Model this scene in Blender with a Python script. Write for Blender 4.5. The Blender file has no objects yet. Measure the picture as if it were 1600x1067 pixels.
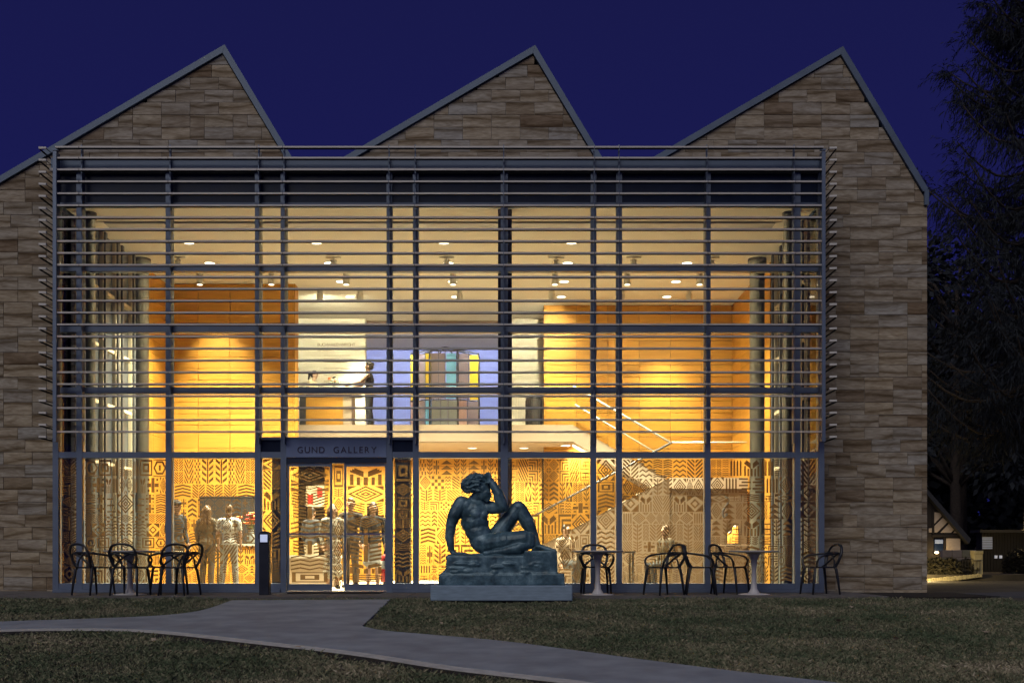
import bpy, bmesh, math, random
import numpy as np
from mathutils import Vector, Matrix
R = math.radians
random.seed(7)
scene = bpy.context.scene
COL = scene.collection

# ------------------------------------------------------------------ camera
CZ = 0.65                      # eye height above the terrace (the lawn falls away towards the camera)
cam_d = bpy.data.cameras.new('camera'); cam = bpy.data.objects.new('camera', cam_d); COL.objects.link(cam)
cam.location = (0, -20, CZ); cam.rotation_euler = (R(90), 0, 0)
cam_d.sensor_width = 36; cam_d.lens = 39.6; cam_d.shift_y = 0.209
cam_d.clip_start = 0.1; cam_d.clip_end = 2000
scene.camera = cam
# ------------------------------------------------------------------ dusk sky
world = bpy.data.worlds.new('World'); scene.world = world; world.use_nodes = True
wn = world.node_tree; wn.nodes.clear()
wo = wn.nodes.new('ShaderNodeOutputWorld'); wb = wn.nodes.new('ShaderNodeBackground')
sk = wn.nodes.new('ShaderNodeTexSky'); sk.sky_type = 'NISHITA'; sk.sun_disc = False
SUN_EL, SUN_AZ = R(-2.0), R(200)
sk.sun_elevation = SUN_EL; sk.sun_rotation = SUN_AZ
mx = wn.nodes.new('ShaderNodeMix'); mx.data_type = 'RGBA'; mx.blend_type = 'MIX'; mx.inputs[0].default_value = 0.93
wn.links.new(sk.outputs[0], mx.inputs[6]); mx.inputs[7].default_value = (0.085, 0.098, 0.84, 1)
tcw = wn.nodes.new('ShaderNodeTexCoord'); sxw = wn.nodes.new('ShaderNodeSeparateXYZ'); wn.links.new(tcw.outputs['Generated'], sxw.inputs[0])
rw_ = wn.nodes.new('ShaderNodeValToRGB'); rw_.color_ramp.elements[0].position = 0.0; rw_.color_ramp.elements[0].color = (1.02, 1.0, 1.12, 1)
rw_.color_ramp.elements[1].position = .55; rw_.color_ramp.elements[1].color = (.86, .80, .66, 1); wn.links.new(sxw.outputs[2], rw_.inputs[0])
mw_ = wn.nodes.new('ShaderNodeMix'); mw_.data_type = 'RGBA'; mw_.blend_type = 'MULTIPLY'; mw_.inputs[0].default_value = 1
wn.links.new(mx.outputs[2], mw_.inputs[6]); wn.links.new(rw_.outputs[0], mw_.inputs[7]); wn.links.new(mw_.outputs[2], wb.inputs[0]); wb.inputs[1].default_value = 0.115
wn.links.new(wb.outputs[0], wo.inputs[0])
# weak, very soft neutral light of the campus lamps and the last glow behind the camera
sun_d = bpy.data.lights.new('sun', 'SUN'); sun_d.energy = 0.92; sun_d.angle = R(50); sun_d.color = (1.0, 0.955, 0.90)
sun = bpy.data.objects.new('sun', sun_d); COL.objects.link(sun)
sun.rotation_euler = (R(48), 0, R(-20))
scene.view_settings.view_transform = 'Standard'; scene.view_settings.look = 'None'
scene.view_settings.exposure = 0.0; scene.view_settings.gamma = 1.0
scene.view_settings.use_curve_mapping = False
cy = scene.cycles
cy.use_denoising = True
cy.max_bounces = 8; cy.diffuse_bounces = 3; cy.glossy_bounces = 3; cy.transmission_bounces = 4
cy.transparent_max_bounces = 24; cy.sample_clamp_indirect = 4.0
cy.caustics_reflective = False; cy.caustics_refractive = False

# ------------------------------------------------------------------ helpers
def px(x, y, Y):
    d = 20 + Y
    return ((x - 800) / 1760 * d, (868 - y) / 1760 * d + CZ)
def pX(x, Y): return (x - 800) / 1760 * (20 + Y)
def pZ(y, Y): return (868 - y) / 1760 * (20 + Y) + CZ
def ground_z(y):
    return -0.03 if y > -1.9 else -0.03 - 0.0535 * (-1.9 - y)
def gp(x, y):
    """a pixel of the ground in the photograph -> world x, y"""
    L = 19.0
    for _ in range(60):
        z = ground_z(L - 20)
        L = 0.5 * L + 0.5 * (CZ - z) * 1760 / (y - 868)
    return ((x - 800) / 1760 * L, L - 20)

class MB:
    def __init__(s): s.v = []; s.f = []
    def add(s, vs, fs):
        n = len(s.v); s.v += [tuple(p) for p in vs]; s.f += [tuple(i + n for i in f) for f in fs]; return s
    def box(s, x0, x1, y0, y1, z0, z1, b=0):
        if b <= 0:
            return s.add([(x0,y0,z0),(x1,y0,z0),(x1,y1,z0),(x0,y1,z0),(x0,y0,z1),(x1,y0,z1),(x1,y1,z1),(x0,y1,z1)],
                         [(0,3,2,1),(4,5,6,7),(0,1,5,4),(1,2,6,5),(2,3,7,6),(3,0,4,7)])
        # front (-y) face chamfered
        return s.add([(x0,y1,z0),(x1,y1,z0),(x1,y1,z1),(x0,y1,z1),(x0,y0+b,z0),(x1,y0+b,z0),(x1,y0+b,z1),(x0,y0+b,z1),
                      (x0+b,y0,z0+b),(x1-b,y0,z0+b),(x1-b,y0,z1-b),(x0+b,y0,z1-b)],
                     [(3,2,1,0),(0,1,5,4),(1,2,6,5),(2,3,7,6),(3,0,4,7),(4,5,9,8),(5,6,10,9),(6,7,11,10),(7,4,8,11),(8,9,10,11)])
    def prism(s, poly, y0, y1):
        """polygon in x,z extruded along y"""
        n = len(poly)
        a = sum(poly[i][0]*poly[(i+1)%n][1]-poly[(i+1)%n][0]*poly[i][1] for i in range(n))
        if a < 0: poly = poly[::-1]
        return s.add([(p[0],y0,p[1]) for p in poly]+[(p[0],y1,p[1]) for p in poly],
                     [tuple(range(n)), tuple(range(2*n-1,n-1,-1))]+[(i,i+n,(i+1)%n+n,(i+1)%n) for i in range(n)])
    def slab(s, poly, z0, z1):
        n = len(poly)
        a = sum(poly[i][0]*poly[(i+1)%n][1]-poly[(i+1)%n][0]*poly[i][1] for i in range(n))
        if a < 0: poly = poly[::-1]
        f = (lambda p: z1(p)) if callable(z1) else (lambda p: z1)
        g = (lambda p: z0(p)) if callable(z0) else (lambda p: z0)
        return s.add([(p[0],p[1],g(p)) for p in poly]+[(p[0],p[1],f(p)) for p in poly],
                     [tuple(range(n-1,-1,-1)), tuple(range(n,2*n))]+[(i,(i+1)%n,(i+1)%n+n,i+n) for i in range(n)])
    def tube(s, pts, r, seg=7, flat=1.0):
        pts = [Vector(p) for p in pts]; n = len(pts)
        rr = r if isinstance(r, (list, tuple)) else [r]*n
        ref = Vector((0,0,1)); vs = []
        for i, p in enumerate(pts):
            t = (pts[min(i+1,n-1)] - pts[max(i-1,0)]).normalized()
            if abs(t.dot(ref)) > 0.95: ref = Vector((0,1,0)) if abs(t.y) < .9 else Vector((1,0,0))
            u = t.cross(ref).normalized(); w = t.cross(u).normalized(); ref = -w if w.dot(ref) < 0 else w
            for k in range(seg):
                a = 2*math.pi*k/seg
                vs.append(p + u*math.cos(a)*rr[i] + w*math.sin(a)*rr[i]*flat)
        fs = [(i*seg+k, i*seg+(k+1)%seg, (i+1)*seg+(k+1)%seg, (i+1)*seg+k) for i in range(n-1) for k in range(seg)]
        fs += [tuple(range(seg-1,-1,-1)), tuple(range((n-1)*seg, n*seg))]
        return s.add(vs, fs)
    def lathe(s, prof, seg=24, c=(0,0,0), caps=True):
        vs = []
        for r, z in prof:
            for k in range(seg):
                a = 2*math.pi*k/seg; vs.append((c[0]+r*math.cos(a), c[1]+r*math.sin(a), c[2]+z))
        n = len(prof)
        fs = [(i*seg+k, i*seg+(k+1)%seg, (i+1)*seg+(k+1)%seg, (i+1)*seg+k) for i in range(n-1) for k in range(seg)]
        if caps: fs += [tuple(range(seg-1,-1,-1)), tuple(range((n-1)*seg, n*seg))]
        return s.add(vs, fs)
    def ball(s, c, r, seg=10, rings=7, rot=None):
        if not isinstance(r, (tuple, list)): r = (r, r, r)
        M = rot.to_3x3() if rot is not None else Matrix.Identity(3)
        c = Vector(c); vs = [c + M @ Vector((0,0,-r[2]))]
        for i in range(1, rings):
            ph = -math.pi/2 + math.pi*i/rings
            for k in range(seg):
                a = 2*math.pi*k/seg
                vs.append(c + M @ Vector((r[0]*math.cos(ph)*math.cos(a), r[1]*math.cos(ph)*math.sin(a), r[2]*math.sin(ph))))
        vs.append(c + M @ Vector((0,0,r[2]))); e = len(vs)-1
        fs = [(0, 1+(k+1)%seg, 1+k) for k in range(seg)]
        for i in range(rings-2):
            for k in range(seg):
                fs.append((1+i*seg+k, 1+i*seg+(k+1)%seg, 1+(i+1)*seg+(k+1)%seg, 1+(i+1)*seg+k))
        fs += [(1+(rings-2)*seg+k, 1+(rings-2)*seg+(k+1)%seg, e) for k in range(seg)]
        return s.add(vs, fs)
    def cap(s, p0, r0, p1, r1, seg=12):
        """tapered capsule"""
        p0 = Vector(p0); p1 = Vector(p1); d = (p1-p0); L = d.length
        t = d.normalized() if L > 1e-6 else Vector((0,0,1))
        q = t.to_track_quat('Z', 'Y').to_matrix()
        vs = [p0 - t*r0]; R0 = [(-.8,.6),(-.4,.917),(0,1)]; R1 = [(0,1),(.4,.917),(.8,.6)]
        for a, b in R0:
            for k in range(seg):
                an = 2*math.pi*k/seg; vs.append(p0 + t*(a*r0) + q @ Vector((math.cos(an)*b*r0, math.sin(an)*b*r0, 0)))
        for a, b in R1:
            for k in range(seg):
                an = 2*math.pi*k/seg; vs.append(p1 + t*(a*r1) + q @ Vector((math.cos(an)*b*r1, math.sin(an)*b*r1, 0)))
        vs.append(p1 + t*r1); e = len(vs)-1
        fs = [(0, 1+(k+1)%seg, 1+k) for k in range(seg)]
        for i in range(5):
            for k in range(seg):
                fs.append((1+i*seg+k, 1+i*seg+(k+1)%seg, 1+(i+1)*seg+(k+1)%seg, 1+(i+1)*seg+k))
        fs += [(1+5*seg+k, 1+5*seg+(k+1)%seg, e) for k in range(seg)]
        return s.add(vs, fs)
    def mesh(s, name):
        me = bpy.data.meshes.new(name); me.from_pydata(s.v, [], s.f); me.update(); return me

def smooth(me):
    me.polygons.foreach_set('use_smooth', np.ones(len(me.polygons), bool)); me.update()

def link(name, me, mat=None, parent=None, sm=False):
    if mat is not None and len(me.materials) == 0: me.materials.append(mat)
    if sm: smooth(me)
    o = bpy.data.objects.new(name, me); COL.objects.link(o)
    if parent is not None: o.parent = parent
    return o
def obj(name, mb, mat=None, parent=None, sm=False): return link(name, mb.mesh(name), mat, parent, sm)
def tag(o, label=None, cat=None, group=None, kind=None):
    if label: o['label'] = label
    if cat: o['category'] = cat
    if group: o['group'] = group
    if kind: o['kind'] = kind
    return o
def thing(name, label, cat, loc=(0,0,0), rz=0, group=None):
    o = bpy.data.objects.new(name, None); COL.objects.link(o); o.location = loc; o.rotation_euler = (0,0,rz)
    return tag(o, label, cat, group)
def structure(name, mb, mat, label=None):
    return tag(obj(name, mb, mat), label, None, None, 'structure')
KIDS = {}
def copy_tree(o, parent=None):
    c = o.copy(); COL.objects.link(c)
    if parent is not None: c.parent = parent
    for ch in o.children: copy_tree(ch, c)
    return c
def remeshed(name, mb, voxel, it=3, fac=0.5):
    me = mb.mesh(name + '_raw'); o = bpy.data.objects.new('tmp', me); COL.objects.link(o)
    m = o.modifiers.new('r', 'REMESH'); m.mode = 'VOXEL'; m.voxel_size = voxel
    if it:
        k = o.modifiers.new('s', 'SMOOTH'); k.iterations = it; k.factor = fac
    bpy.context.view_layer.update()
    ev = o.evaluated_get(bpy.context.evaluated_depsgraph_get())
    out = bpy.data.meshes.new_from_object(ev); out.name = name
    bpy.data.objects.remove(o); bpy.data.meshes.remove(me); smooth(out)
    return out
def text_mesh(txt, size, depth=0.004, spacing=1.0, align='LEFT'):
    c = bpy.data.curves.new('lettering', 'FONT'); c.body = txt; c.size = size; c.extrude = depth
    c.space_character = spacing; c.align_x = align
    o = bpy.data.objects.new('tmp', c); COL.objects.link(o); bpy.context.view_layer.update()
    me = bpy.data.meshes.new_from_object(o.evaluated_get(bpy.context.evaluated_depsgraph_get()))
    bpy.data.objects.remove(o); return me
def spline(P, n=6, closed=False):
    P = [Vector(p) for p in P]; out = []; N = len(P)
    for i in range(N if closed else N-1):
        if closed: a,b,c,d = P[i-1],P[i],P[(i+1)%N],P[(i+2)%N]
        else: a,b,c,d = P[max(i-1,0)],P[i],P[i+1],P[min(i+2,N-1)]
        for k in range(n):
            t = k/n
            out.append(0.5*((2*b)+(-a+c)*t+(2*a-5*b+4*c-d)*t*t+(-a+3*b-3*c+d)*t**3))
    if not closed: out.append(P[-1])
    return out
def clip_poly(poly, a, b, c):
    """keep a*x+b*z<=c"""
    out = []; n = len(poly)
    for i in range(n):
        p, q = poly[i], poly[(i+1) % n]
        dp = a*p[0]+b*p[1]-c; dq = a*q[0]+b*q[1]-c
        if dp <= 0: out.append(p)
        if (dp < 0 < dq) or (dq < 0 < dp):
            t = dp/(dp-dq); out.append((p[0]+(q[0]-p[0])*t, p[1]+(q[1]-p[1])*t))
    return out
def area(poly):
    n = len(poly)
    return abs(sum(poly[i][0]*poly[(i+1)%n][1]-poly[(i+1)%n][0]*poly[i][1] for i in range(n)))/2

# ------------------------------------------------------------------ materials
def new_mat(name):
    m = bpy.data.materials.new(name); m.use_nodes = True; nt = m.node_tree
    return m, nt, nt.nodes['Principled BSDF']
def pbr(name, col, rough=.5, metal=0, var=0.0, scale=6.0, bump=0.0, bscale=60, spec=None, coord='Object', stretch=(1,1,1), col2=None):
    m, nt, b = new_mat(name)
    b.inputs['Roughness'].default_value = rough; b.inputs['Metallic'].default_value = metal
    if spec is not None: b.inputs['Specular IOR Level'].default_value = spec
    b.inputs['Base Color'].default_value = (*col, 1)
    if var > 0 or bump > 0 or col2:
        tc = nt.nodes.new('ShaderNodeTexCoord'); mp = nt.nodes.new('ShaderNodeMapping'); mp.inputs['Scale'].default_value = stretch
        if coord == 'World':
            g = nt.nodes.new('ShaderNodeNewGeometry'); nt.links.new(g.outputs['Position'], mp.inputs[0])
        else: nt.links.new(tc.outputs[coord], mp.inputs[0])
        if var > 0 or col2:
            n = nt.nodes.new('ShaderNodeTexNoise'); n.inputs['Scale'].default_value = scale; n.inputs['Detail'].default_value = 6
            nt.links.new(mp.outputs[0], n.inputs['Vector'])
            r = nt.nodes.new('ShaderNodeValToRGB'); r.color_ramp.elements[0].position = .32; r.color_ramp.elements[1].position = .68
            c2 = col2 or tuple(min(1, c*(1+var)) for c in col); c1 = col if col2 else tuple(c*(1-var) for c in col)
            r.color_ramp.elements[0].color = (*c1, 1); r.color_ramp.elements[1].color = (*c2, 1)
            nt.links.new(n.outputs[0], r.inputs[0]); nt.links.new(r.outputs[0], b.inputs['Base Color'])
            ro = nt.nodes.new('ShaderNodeMapRange'); ro.inputs[3].default_value = max(.05, rough-.1); ro.inputs[4].default_value = min(1, rough+.12)
            nt.links.new(n.outputs[0], ro.inputs[0]); nt.links.new(ro.outputs[0], b.inputs['Roughness'])
        if bump > 0:
            n2 = nt.nodes.new('ShaderNodeTexNoise'); n2.inputs['Scale'].default_value = bscale; n2.inputs['Detail'].default_value = 4
            nt.links.new(mp.outputs[0], n2.inputs['Vector'])
            bp = nt.nodes.new('ShaderNodeBump'); bp.inputs['Strength'].default_value = bump; bp.inputs['Distance'].default_value = .02
            nt.links.new(n2.outputs[0], bp.inputs['Height']); nt.links.new(bp.outputs[0], b.inputs['Normal'])
    return m
def emit(name, col, strength):
    m, nt, b = new_mat(name); b.inputs['Base Color'].default_value = (*col, 1)
    b.inputs['Emission Color'].default_value = (*col, 1); b.inputs['Emission Strength'].default_value = strength
    return m

def mat_stone():
    m, nt, b = new_mat('stone'); N = nt.nodes.new; L = nt.links.new
    g = N('ShaderNodeNewGeometry'); oi = N('ShaderNodeObjectInfo')
    at = N('ShaderNodeAttribute'); at.attribute_name = 'rnd'
    rs = N('ShaderNodeMath'); rs.operation = 'ADD'; L(oi.outputs['Random'], rs.inputs[0]); L(at.outputs['Fac'], rs.inputs[1])
    fr = N('ShaderNodeMath'); fr.operation = 'FRACT'; L(rs.outputs[0], fr.inputs[0])
    off = N('ShaderNodeVectorMath'); off.operation = 'SCALE'; off.inputs[0].default_value = (37, 61, 83); L(fr.outputs[0], off.inputs['Scale'])
    ad = N('ShaderNodeVectorMath'); ad.operation = 'ADD'; L(g.outputs['Position'], ad.inputs[0]); L(off.outputs[0], ad.inputs[1])
    # tilt the bedding a little per stone, then stretch it along the course
    mp = N('ShaderNodeMapping'); mp.inputs['Scale'].default_value = (1.3, 1.3, 6.5); L(ad.outputs[0], mp.inputs[0])
    ro = N('ShaderNodeMapRange'); ro.inputs[3].default_value = -.16; ro.inputs[4].default_value = .16
    f7 = N('ShaderNodeMath'); f7.operation = 'MULTIPLY'; f7.inputs[1].default_value = 7.13; L(fr.outputs[0], f7.inputs[0])
    f8 = N('ShaderNodeMath'); f8.operation = 'FRACT'; L(f7.outputs[0], f8.inputs[0]); L(f8.outputs[0], ro.inputs[0])
    cx = N('ShaderNodeCombineXYZ'); L(ro.outputs[0], cx.inputs[1]); L(cx.outputs[0], mp.inputs['Rotation'])
    n1 = N('ShaderNodeTexNoise'); n1.inputs['Scale'].default_value = 1.25; n1.inputs['Detail'].default_value = 5; n1.inputs['Distortion'].default_value = 2.2
    L(mp.outputs[0], n1.inputs['Vector'])
    n2 = N('ShaderNodeTexNoise'); n2.inputs['Scale'].default_value = 5.0; n2.inputs['Detail'].default_value = 6; n2.inputs['Distortion'].default_value = .8
    L(mp.outputs[0], n2.inputs['Vector'])
    base = N('ShaderNodeValToRGB'); cr = base.color_ramp; cr.interpolation = 'LINEAR'
    cr.elements[0].position = 0; cr.elements[0].color = (.375, .335, .27, 1)
    cr.elements[1].position = 1; cr.elements[1].color = (.35, .35, .345, 1)
    for p, c in ((.12, (.40, .35, .275)), (.26, (.325, .29, .24)), (.33, (.20, .15, .105)), (.40, (.355, .32, .265)), (.58, (.385, .36, .32)), (.66, (.25, .205, .15)), (.74, (.38, .34, .28)), (.9, (.33, .31, .28))):
        e = cr.elements.new(p); e.color = (*c, 1)
    L(fr.outputs[0], base.inputs[0])
    mpw = N('ShaderNodeMapping'); mpw.inputs['Scale'].default_value = (.5, .5, 1.5); L(ad.outputs[0], mpw.inputs[0]); L(cx.outputs[0], mpw.inputs['Rotation'])
    wv = N('ShaderNodeTexWave'); wv.wave_type = 'BANDS'; wv.bands_direction = 'Z'; wv.inputs['Scale'].default_value = .8; wv.inputs['Distortion'].default_value = 7.0
    wv.inputs['Detail'].default_value = 2.0; wv.inputs['Detail Scale'].default_value = .9; wv.inputs['Detail Roughness'].default_value = .55; L(mpw.outputs[0], wv.inputs['Vector'])
    vein0 = N('ShaderNodeValToRGB'); v = vein0.color_ramp
    v.elements[0].position = .0; v.elements[0].color = (.54, .48, .40, 1); v.elements[1].position = .9; v.elements[1].color = (1.18, 1.17, 1.15, 1)
    e = v.elements.new(.07); e.color = (.82, .77, .70, 1); e = v.elements.new(.2); e.color = (.98, .95, .91, 1)
    L(wv.outputs[0], vein0.inputs[0])
    vn = N('ShaderNodeValToRGB'); v = vn.color_ramp
    v.elements[0].position = .30; v.elements[0].color = (.68, .62, .54, 1); v.elements[1].position = .62; v.elements[1].color = (1.08, 1.07, 1.05, 1); L(n1.outputs[0], vn.inputs[0])
    vein = N('ShaderNodeMix'); vein.data_type = 'RGBA'; vein.blend_type = 'MULTIPLY'; vein.inputs[0].default_value = 1
    L(vein0.outputs[0], vein.inputs[6]); L(vn.outputs[0], vein.inputs[7])
    m1 = N('ShaderNodeMix'); m1.data_type = 'RGBA'; m1.blend_type = 'MULTIPLY'; m1.inputs[0].default_value = 1
    L(base.outputs[0], m1.inputs[6]); L(vein.outputs[2], m1.inputs[7])
    fine = N('ShaderNodeValToRGB'); fine.color_ramp.elements[0].position = .35; fine.color_ramp.elements[0].color = (.84,.81,.78,1)
    fine.color_ramp.elements[1].position = .65; fine.color_ramp.elements[1].color = (1.15,1.13,1.1,1); L(n2.outputs[0], fine.inputs[0])
    m2 = N('ShaderNodeMix'); m2.data_type = 'RGBA'; m2.blend_type = 'MULTIPLY'; m2.inputs[0].default_value = 1
    L(m1.outputs[2], m2.inputs[6]); L(fine.outputs[0], m2.inputs[7]); L(m2.outputs[2], b.inputs['Base Color'])
    b.inputs['Roughness'].default_value = .85; b.inputs['Specular IOR Level'].default_value = .2
    bp = N('ShaderNodeBump'); bp.inputs['Strength'].default_value = .2; bp.inputs['Distance'].default_value = .015
    L(n2.outputs[0], bp.inputs['Height']); L(bp.outputs[0], b.inputs['Normal'])
    return m
def mat_wood():
    m, nt, b = new_mat('maple_veneer'); N = nt.nodes.new; L = nt.links.new
    g = N('ShaderNodeNewGeometry'); oi = N('ShaderNodeObjectInfo')
    off = N('ShaderNodeVectorMath'); off.operation = 'SCALE'; off.inputs[0].default_value = (17, 23, 31); L(oi.outputs['Random'], off.inputs['Scale'])
    ad = N('ShaderNodeVectorMath'); ad.operation = 'ADD'; L(g.outputs['Position'], ad.inputs[0]); L(off.outputs[0], ad.inputs[1])
    mp = N('ShaderNodeMapping'); mp.inputs['Scale'].default_value = (.8, .8, 14); L(ad.outputs[0], mp.inputs[0])
    n = N('ShaderNodeTexNoise'); n.inputs['Scale'].default_value = 2.2; n.inputs['Detail'].default_value = 5; L(mp.outputs[0], n.inputs['Vector'])
    r = N('ShaderNodeValToRGB'); r.color_ramp.elements[0].position = .3; r.color_ramp.elements[0].color = (.39, .180, .024, 1)
    r.color_ramp.elements[1].position = .72; r.color_ramp.elements[1].color = (.50, .245, .036, 1); L(n.outputs[0], r.inputs[0])
    hs = N('ShaderNodeHueSaturation'); mr = N('ShaderNodeMapRange'); mr.inputs[3].default_value = .84; mr.inputs[4].default_value = 1.14
    L(oi.outputs['Random'], mr.inputs[0]); L(mr.outputs[0], hs.inputs['Value']); L(r.outputs[0], hs.inputs['Color']); L(hs.outputs[0], b.inputs['Base Color'])
    b.inputs['Roughness'].default_value = .5; b.inputs['Specular IOR Level'].default_value = .22
    return m
def mat_glass(name='clear_glass', tint=(.93, .96, .97), ior=1.45):
    m, nt, b = new_mat(name); nt.nodes.remove(b); N = nt.nodes.new; L = nt.links.new
    out = nt.nodes['Material Output']
    t = N('ShaderNodeBsdfTransparent'); t.inputs[0].default_value = (*tint, 1)
    gl = N('ShaderNodeBsdfGlossy'); gl.inputs['Roughness'].default_value = .01
    f = N('ShaderNodeFresnel'); f.inputs[0].default_value = ior
    mxs = N('ShaderNodeMixShader'); L(f.outputs[0], mxs.inputs[0]); L(t.outputs[0], mxs.inputs[1]); L(gl.outputs[0], mxs.inputs[2])
    L(mxs.outputs[0], out.inputs[0]); return m
def mat_film():
    m, nt, b = new_mat('frosted_brown_film'); nt.nodes.remove(b); N = nt.nodes.new; L = nt.links.new
    out = nt.nodes['Material Output']
    d = N('ShaderNodeBsdfDiffuse'); d.inputs[0].default_value = (.13, .085, .05, 1)
    tl = N('ShaderNodeBsdfTranslucent'); tl.inputs[0].default_value = (.088, .050, .019, 1)
    tr = N('ShaderNodeBsdfTransparent'); tr.inputs[0].default_value = (.34, .21, .10, 1)
    a = N('ShaderNodeMixShader'); a.inputs[0].default_value = .6; L(d.outputs[0], a.inputs[1]); L(tl.outputs[0], a.inputs[2])
    c = N('ShaderNodeMixShader'); c.inputs[0].default_value = .16; L(a.outputs[0], c.inputs[1]); L(tr.outputs[0], c.inputs[2])
    L(c.outputs[0], out.inputs[0]); return m
def mat_bronze():
    m, nt, b = new_mat('patinated_bronze'); N = nt.nodes.new; L = nt.links.new
    tc = N('ShaderNodeTexCoord')
    n = N('ShaderNodeTexNoise'); n.inputs['Scale'].default_value = 5; n.inputs['Detail'].default_value = 8; n.inputs['Roughness'].default_value = .65; L(tc.outputs['Object'], n.inputs['Vector'])
    r = N('ShaderNodeValToRGB'); r.color_ramp.elements[0].position = .33; r.color_ramp.elements[0].color = (.030, .060, .078, 1)
    r.color_ramp.elements[1].position = .7; r.color_ramp.elements[1].color = (.24, .38, .45, 1)
    e = r.color_ramp.elements.new(.5); e.color = (.085, .165, .21, 1); L(n.outputs[0], r.inputs[0]); L(r.outputs[0], b.inputs['Base Color'])
    b.inputs['Metallic'].default_value = .12
    mr = N('ShaderNodeMapRange'); mr.inputs[3].default_value = .24; mr.inputs[4].default_value = .42; L(n.outputs[0], mr.inputs[0]); L(mr.outputs[0], b.inputs['Roughness'])
    n2 = N('ShaderNodeTexNoise'); n2.inputs['Scale'].default_value = 26; n2.inputs['Detail'].default_value = 5; L(tc.outputs['Object'], n2.inputs['Vector'])
    bp = N('ShaderNodeBump'); bp.inputs['Strength'].default_value = .35; bp.inputs['Distance'].default_value = .015; L(n2.outputs[0], bp.inputs['Height']); L(bp.outputs[0], b.inputs['Normal'])
    return m
def mat_grass():
    m, nt, b = new_mat('grass'); N = nt.nodes.new; L = nt.links.new
    g = N('ShaderNodeNewGeometry')
    n = N('ShaderNodeTexNoise'); n.inputs['Scale'].default_value = .9; n.inputs['Detail'].default_value = 5; L(g.outputs['Position'], n.inputs['Vector'])
    n2 = N('ShaderNodeTexNoise'); n2.inputs['Scale'].default_value = 9; n2.inputs['Detail'].default_value = 4; L(g.outputs['Position'], n2.inputs['Vector'])
    q1 = N('ShaderNodeMath'); q1.operation = 'MULTIPLY_ADD'; q1.inputs[1].default_value = 1.5; q1.inputs[2].default_value = -.26; L(n.outputs[0], q1.inputs[0])
    ad = N('ShaderNodeMath'); ad.operation = 'ADD'; L(q1.outputs[0], ad.inputs[0]); L(n2.outputs[0], ad.inputs[1])
    at = N('ShaderNodeAttribute'); at.attribute_name = 'rnd'
    a2 = N('ShaderNodeMath'); a2.operation = 'MULTIPLY_ADD'; a2.inputs[1].default_value = .55; L(at.outputs['Fac'], a2.inputs[0]); L(ad.outputs[0], a2.inputs[2])
    r = N('ShaderNodeValToRGB'); r.color_ramp.elements[0].position = .40; r.color_ramp.elements[0].color = (.10, .135, .075, 1)
    r.color_ramp.elements[1].position = .92; r.color_ramp.elements[1].color = (.66, .57, .43, 1)
    e = r.color_ramp.elements.new(.6); e.color = (.235, .235, .145, 1); e = r.color_ramp.elements.new(.74); e.color = (.37, .32, .21, 1)
    hf = N('ShaderNodeMath'); hf.operation = 'MULTIPLY'; hf.inputs[1].default_value = .53; L(a2.outputs[0], hf.inputs[0])
    L(hf.outputs[0], r.inputs[0]); L(r.outputs[0], b.inputs['Base Color']); b.inputs['Roughness'].default_value = .7
    b.inputs['Specular IOR Level'].default_value = .2
    return m
M = {}
M['stone'] = mat_stone(); M['wood'] = mat_wood(); M['glass'] = mat_glass(); M['film'] = mat_film(); M['bronze'] = mat_bronze(); M['grass'] = mat_grass()
M['clear'] = mat_glass('balustrade_glass', (.96, .97, .97), 1.35)
M['mortar'] = pbr('mortar', (.36, .34, .31), .95, var=.15, scale=20)
M['coping'] = pbr('coping_metal', (.125, .17, .24), .45, .2, var=.12, scale=3)
M['alu'] = pbr('slate_aluminium', (.17, .215, .30), .42, .35, var=.08, scale=4)
M['louver'] = pbr('louver_aluminium', (.58, .55, .52), .5, .2, var=.1, scale=5)
M['beam'] = pbr('slate_blue_beam', (.17, .23, .33), .45, .1, var=.06, scale=2)
M['blade_dark'] = pbr('darkened_blade', (.012, .012, .013), .8)  # shade under the louver blades put into a near-black colour
M['navy'] = pbr('navy_spandrel', (.010, .021, .058), .35, 0, var=.2, scale=3, spec=.25)
M['steel_dark'] = pbr('dark_steel', (.06, .055, .055), .45, .5, var=.1)
M['column'] = pbr('painted_column', (.085, .084, .084), .5, 0, var=.08)
M['panel_grey'] = pbr('grey_wall_panel', (.062, .066, .074), .45, .1, var=.12, scale=2)
M['strip'] = pbr('pale_strip', (.62, .52, .38), .45)
M['white'] = pbr('white_plaster', (.74, .68, .57), .8, var=.02, scale=2)
M['ceiling'] = pbr('white_ceiling', (.88, .84, .77), .85)
M['greypanel'] = pbr('grey_blind', (.42, .42, .44), .6)
M['lavender'] = pbr('lavender_wall', (.40, .43, .78), .8, var=.02, scale=2)
M['stairpanel'] = pbr('shaded_stair_panel', (.10, .068, .042), .8, var=.04, scale=2)  # tan plaster of the stair side, its shade put into a darker colour
M['plaster'] = pbr('tan_plaster', (.34, .26, .19), .7, var=.04, scale=2)
M['floor'] = pbr('pale_wood_floor', (.66, .56, .42), .35, var=.08, scale=5)
M['concrete'] = pbr('path_concrete', (.285, .315, .355), .85, var=.2, scale=2.5, bump=.25, bscale=70, coord='World')
M['concrete_edge'] = pbr('pale_concrete_edge', (.56, .55, .52), .9, var=.14, scale=9, coord='World')
M['terrace'] = pbr('terrace_paving', (.15, .14, .135), .85, var=.22, scale=4, bump=.25, bscale=60, coord='World')
M['soil'] = pbr('soil', (.022, .018, .014), .95, var=.4, scale=12, bump=.6, bscale=40, coord='World')
M['earth'] = pbr('lawn_earth', (.075, .066, .048), .95, var=.35, scale=1.4, bump=.6, bscale=30, coord='World')
M['chair'] = pbr('black_plastic', (.018, .021, .030), .38, 0, spec=.5)
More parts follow.
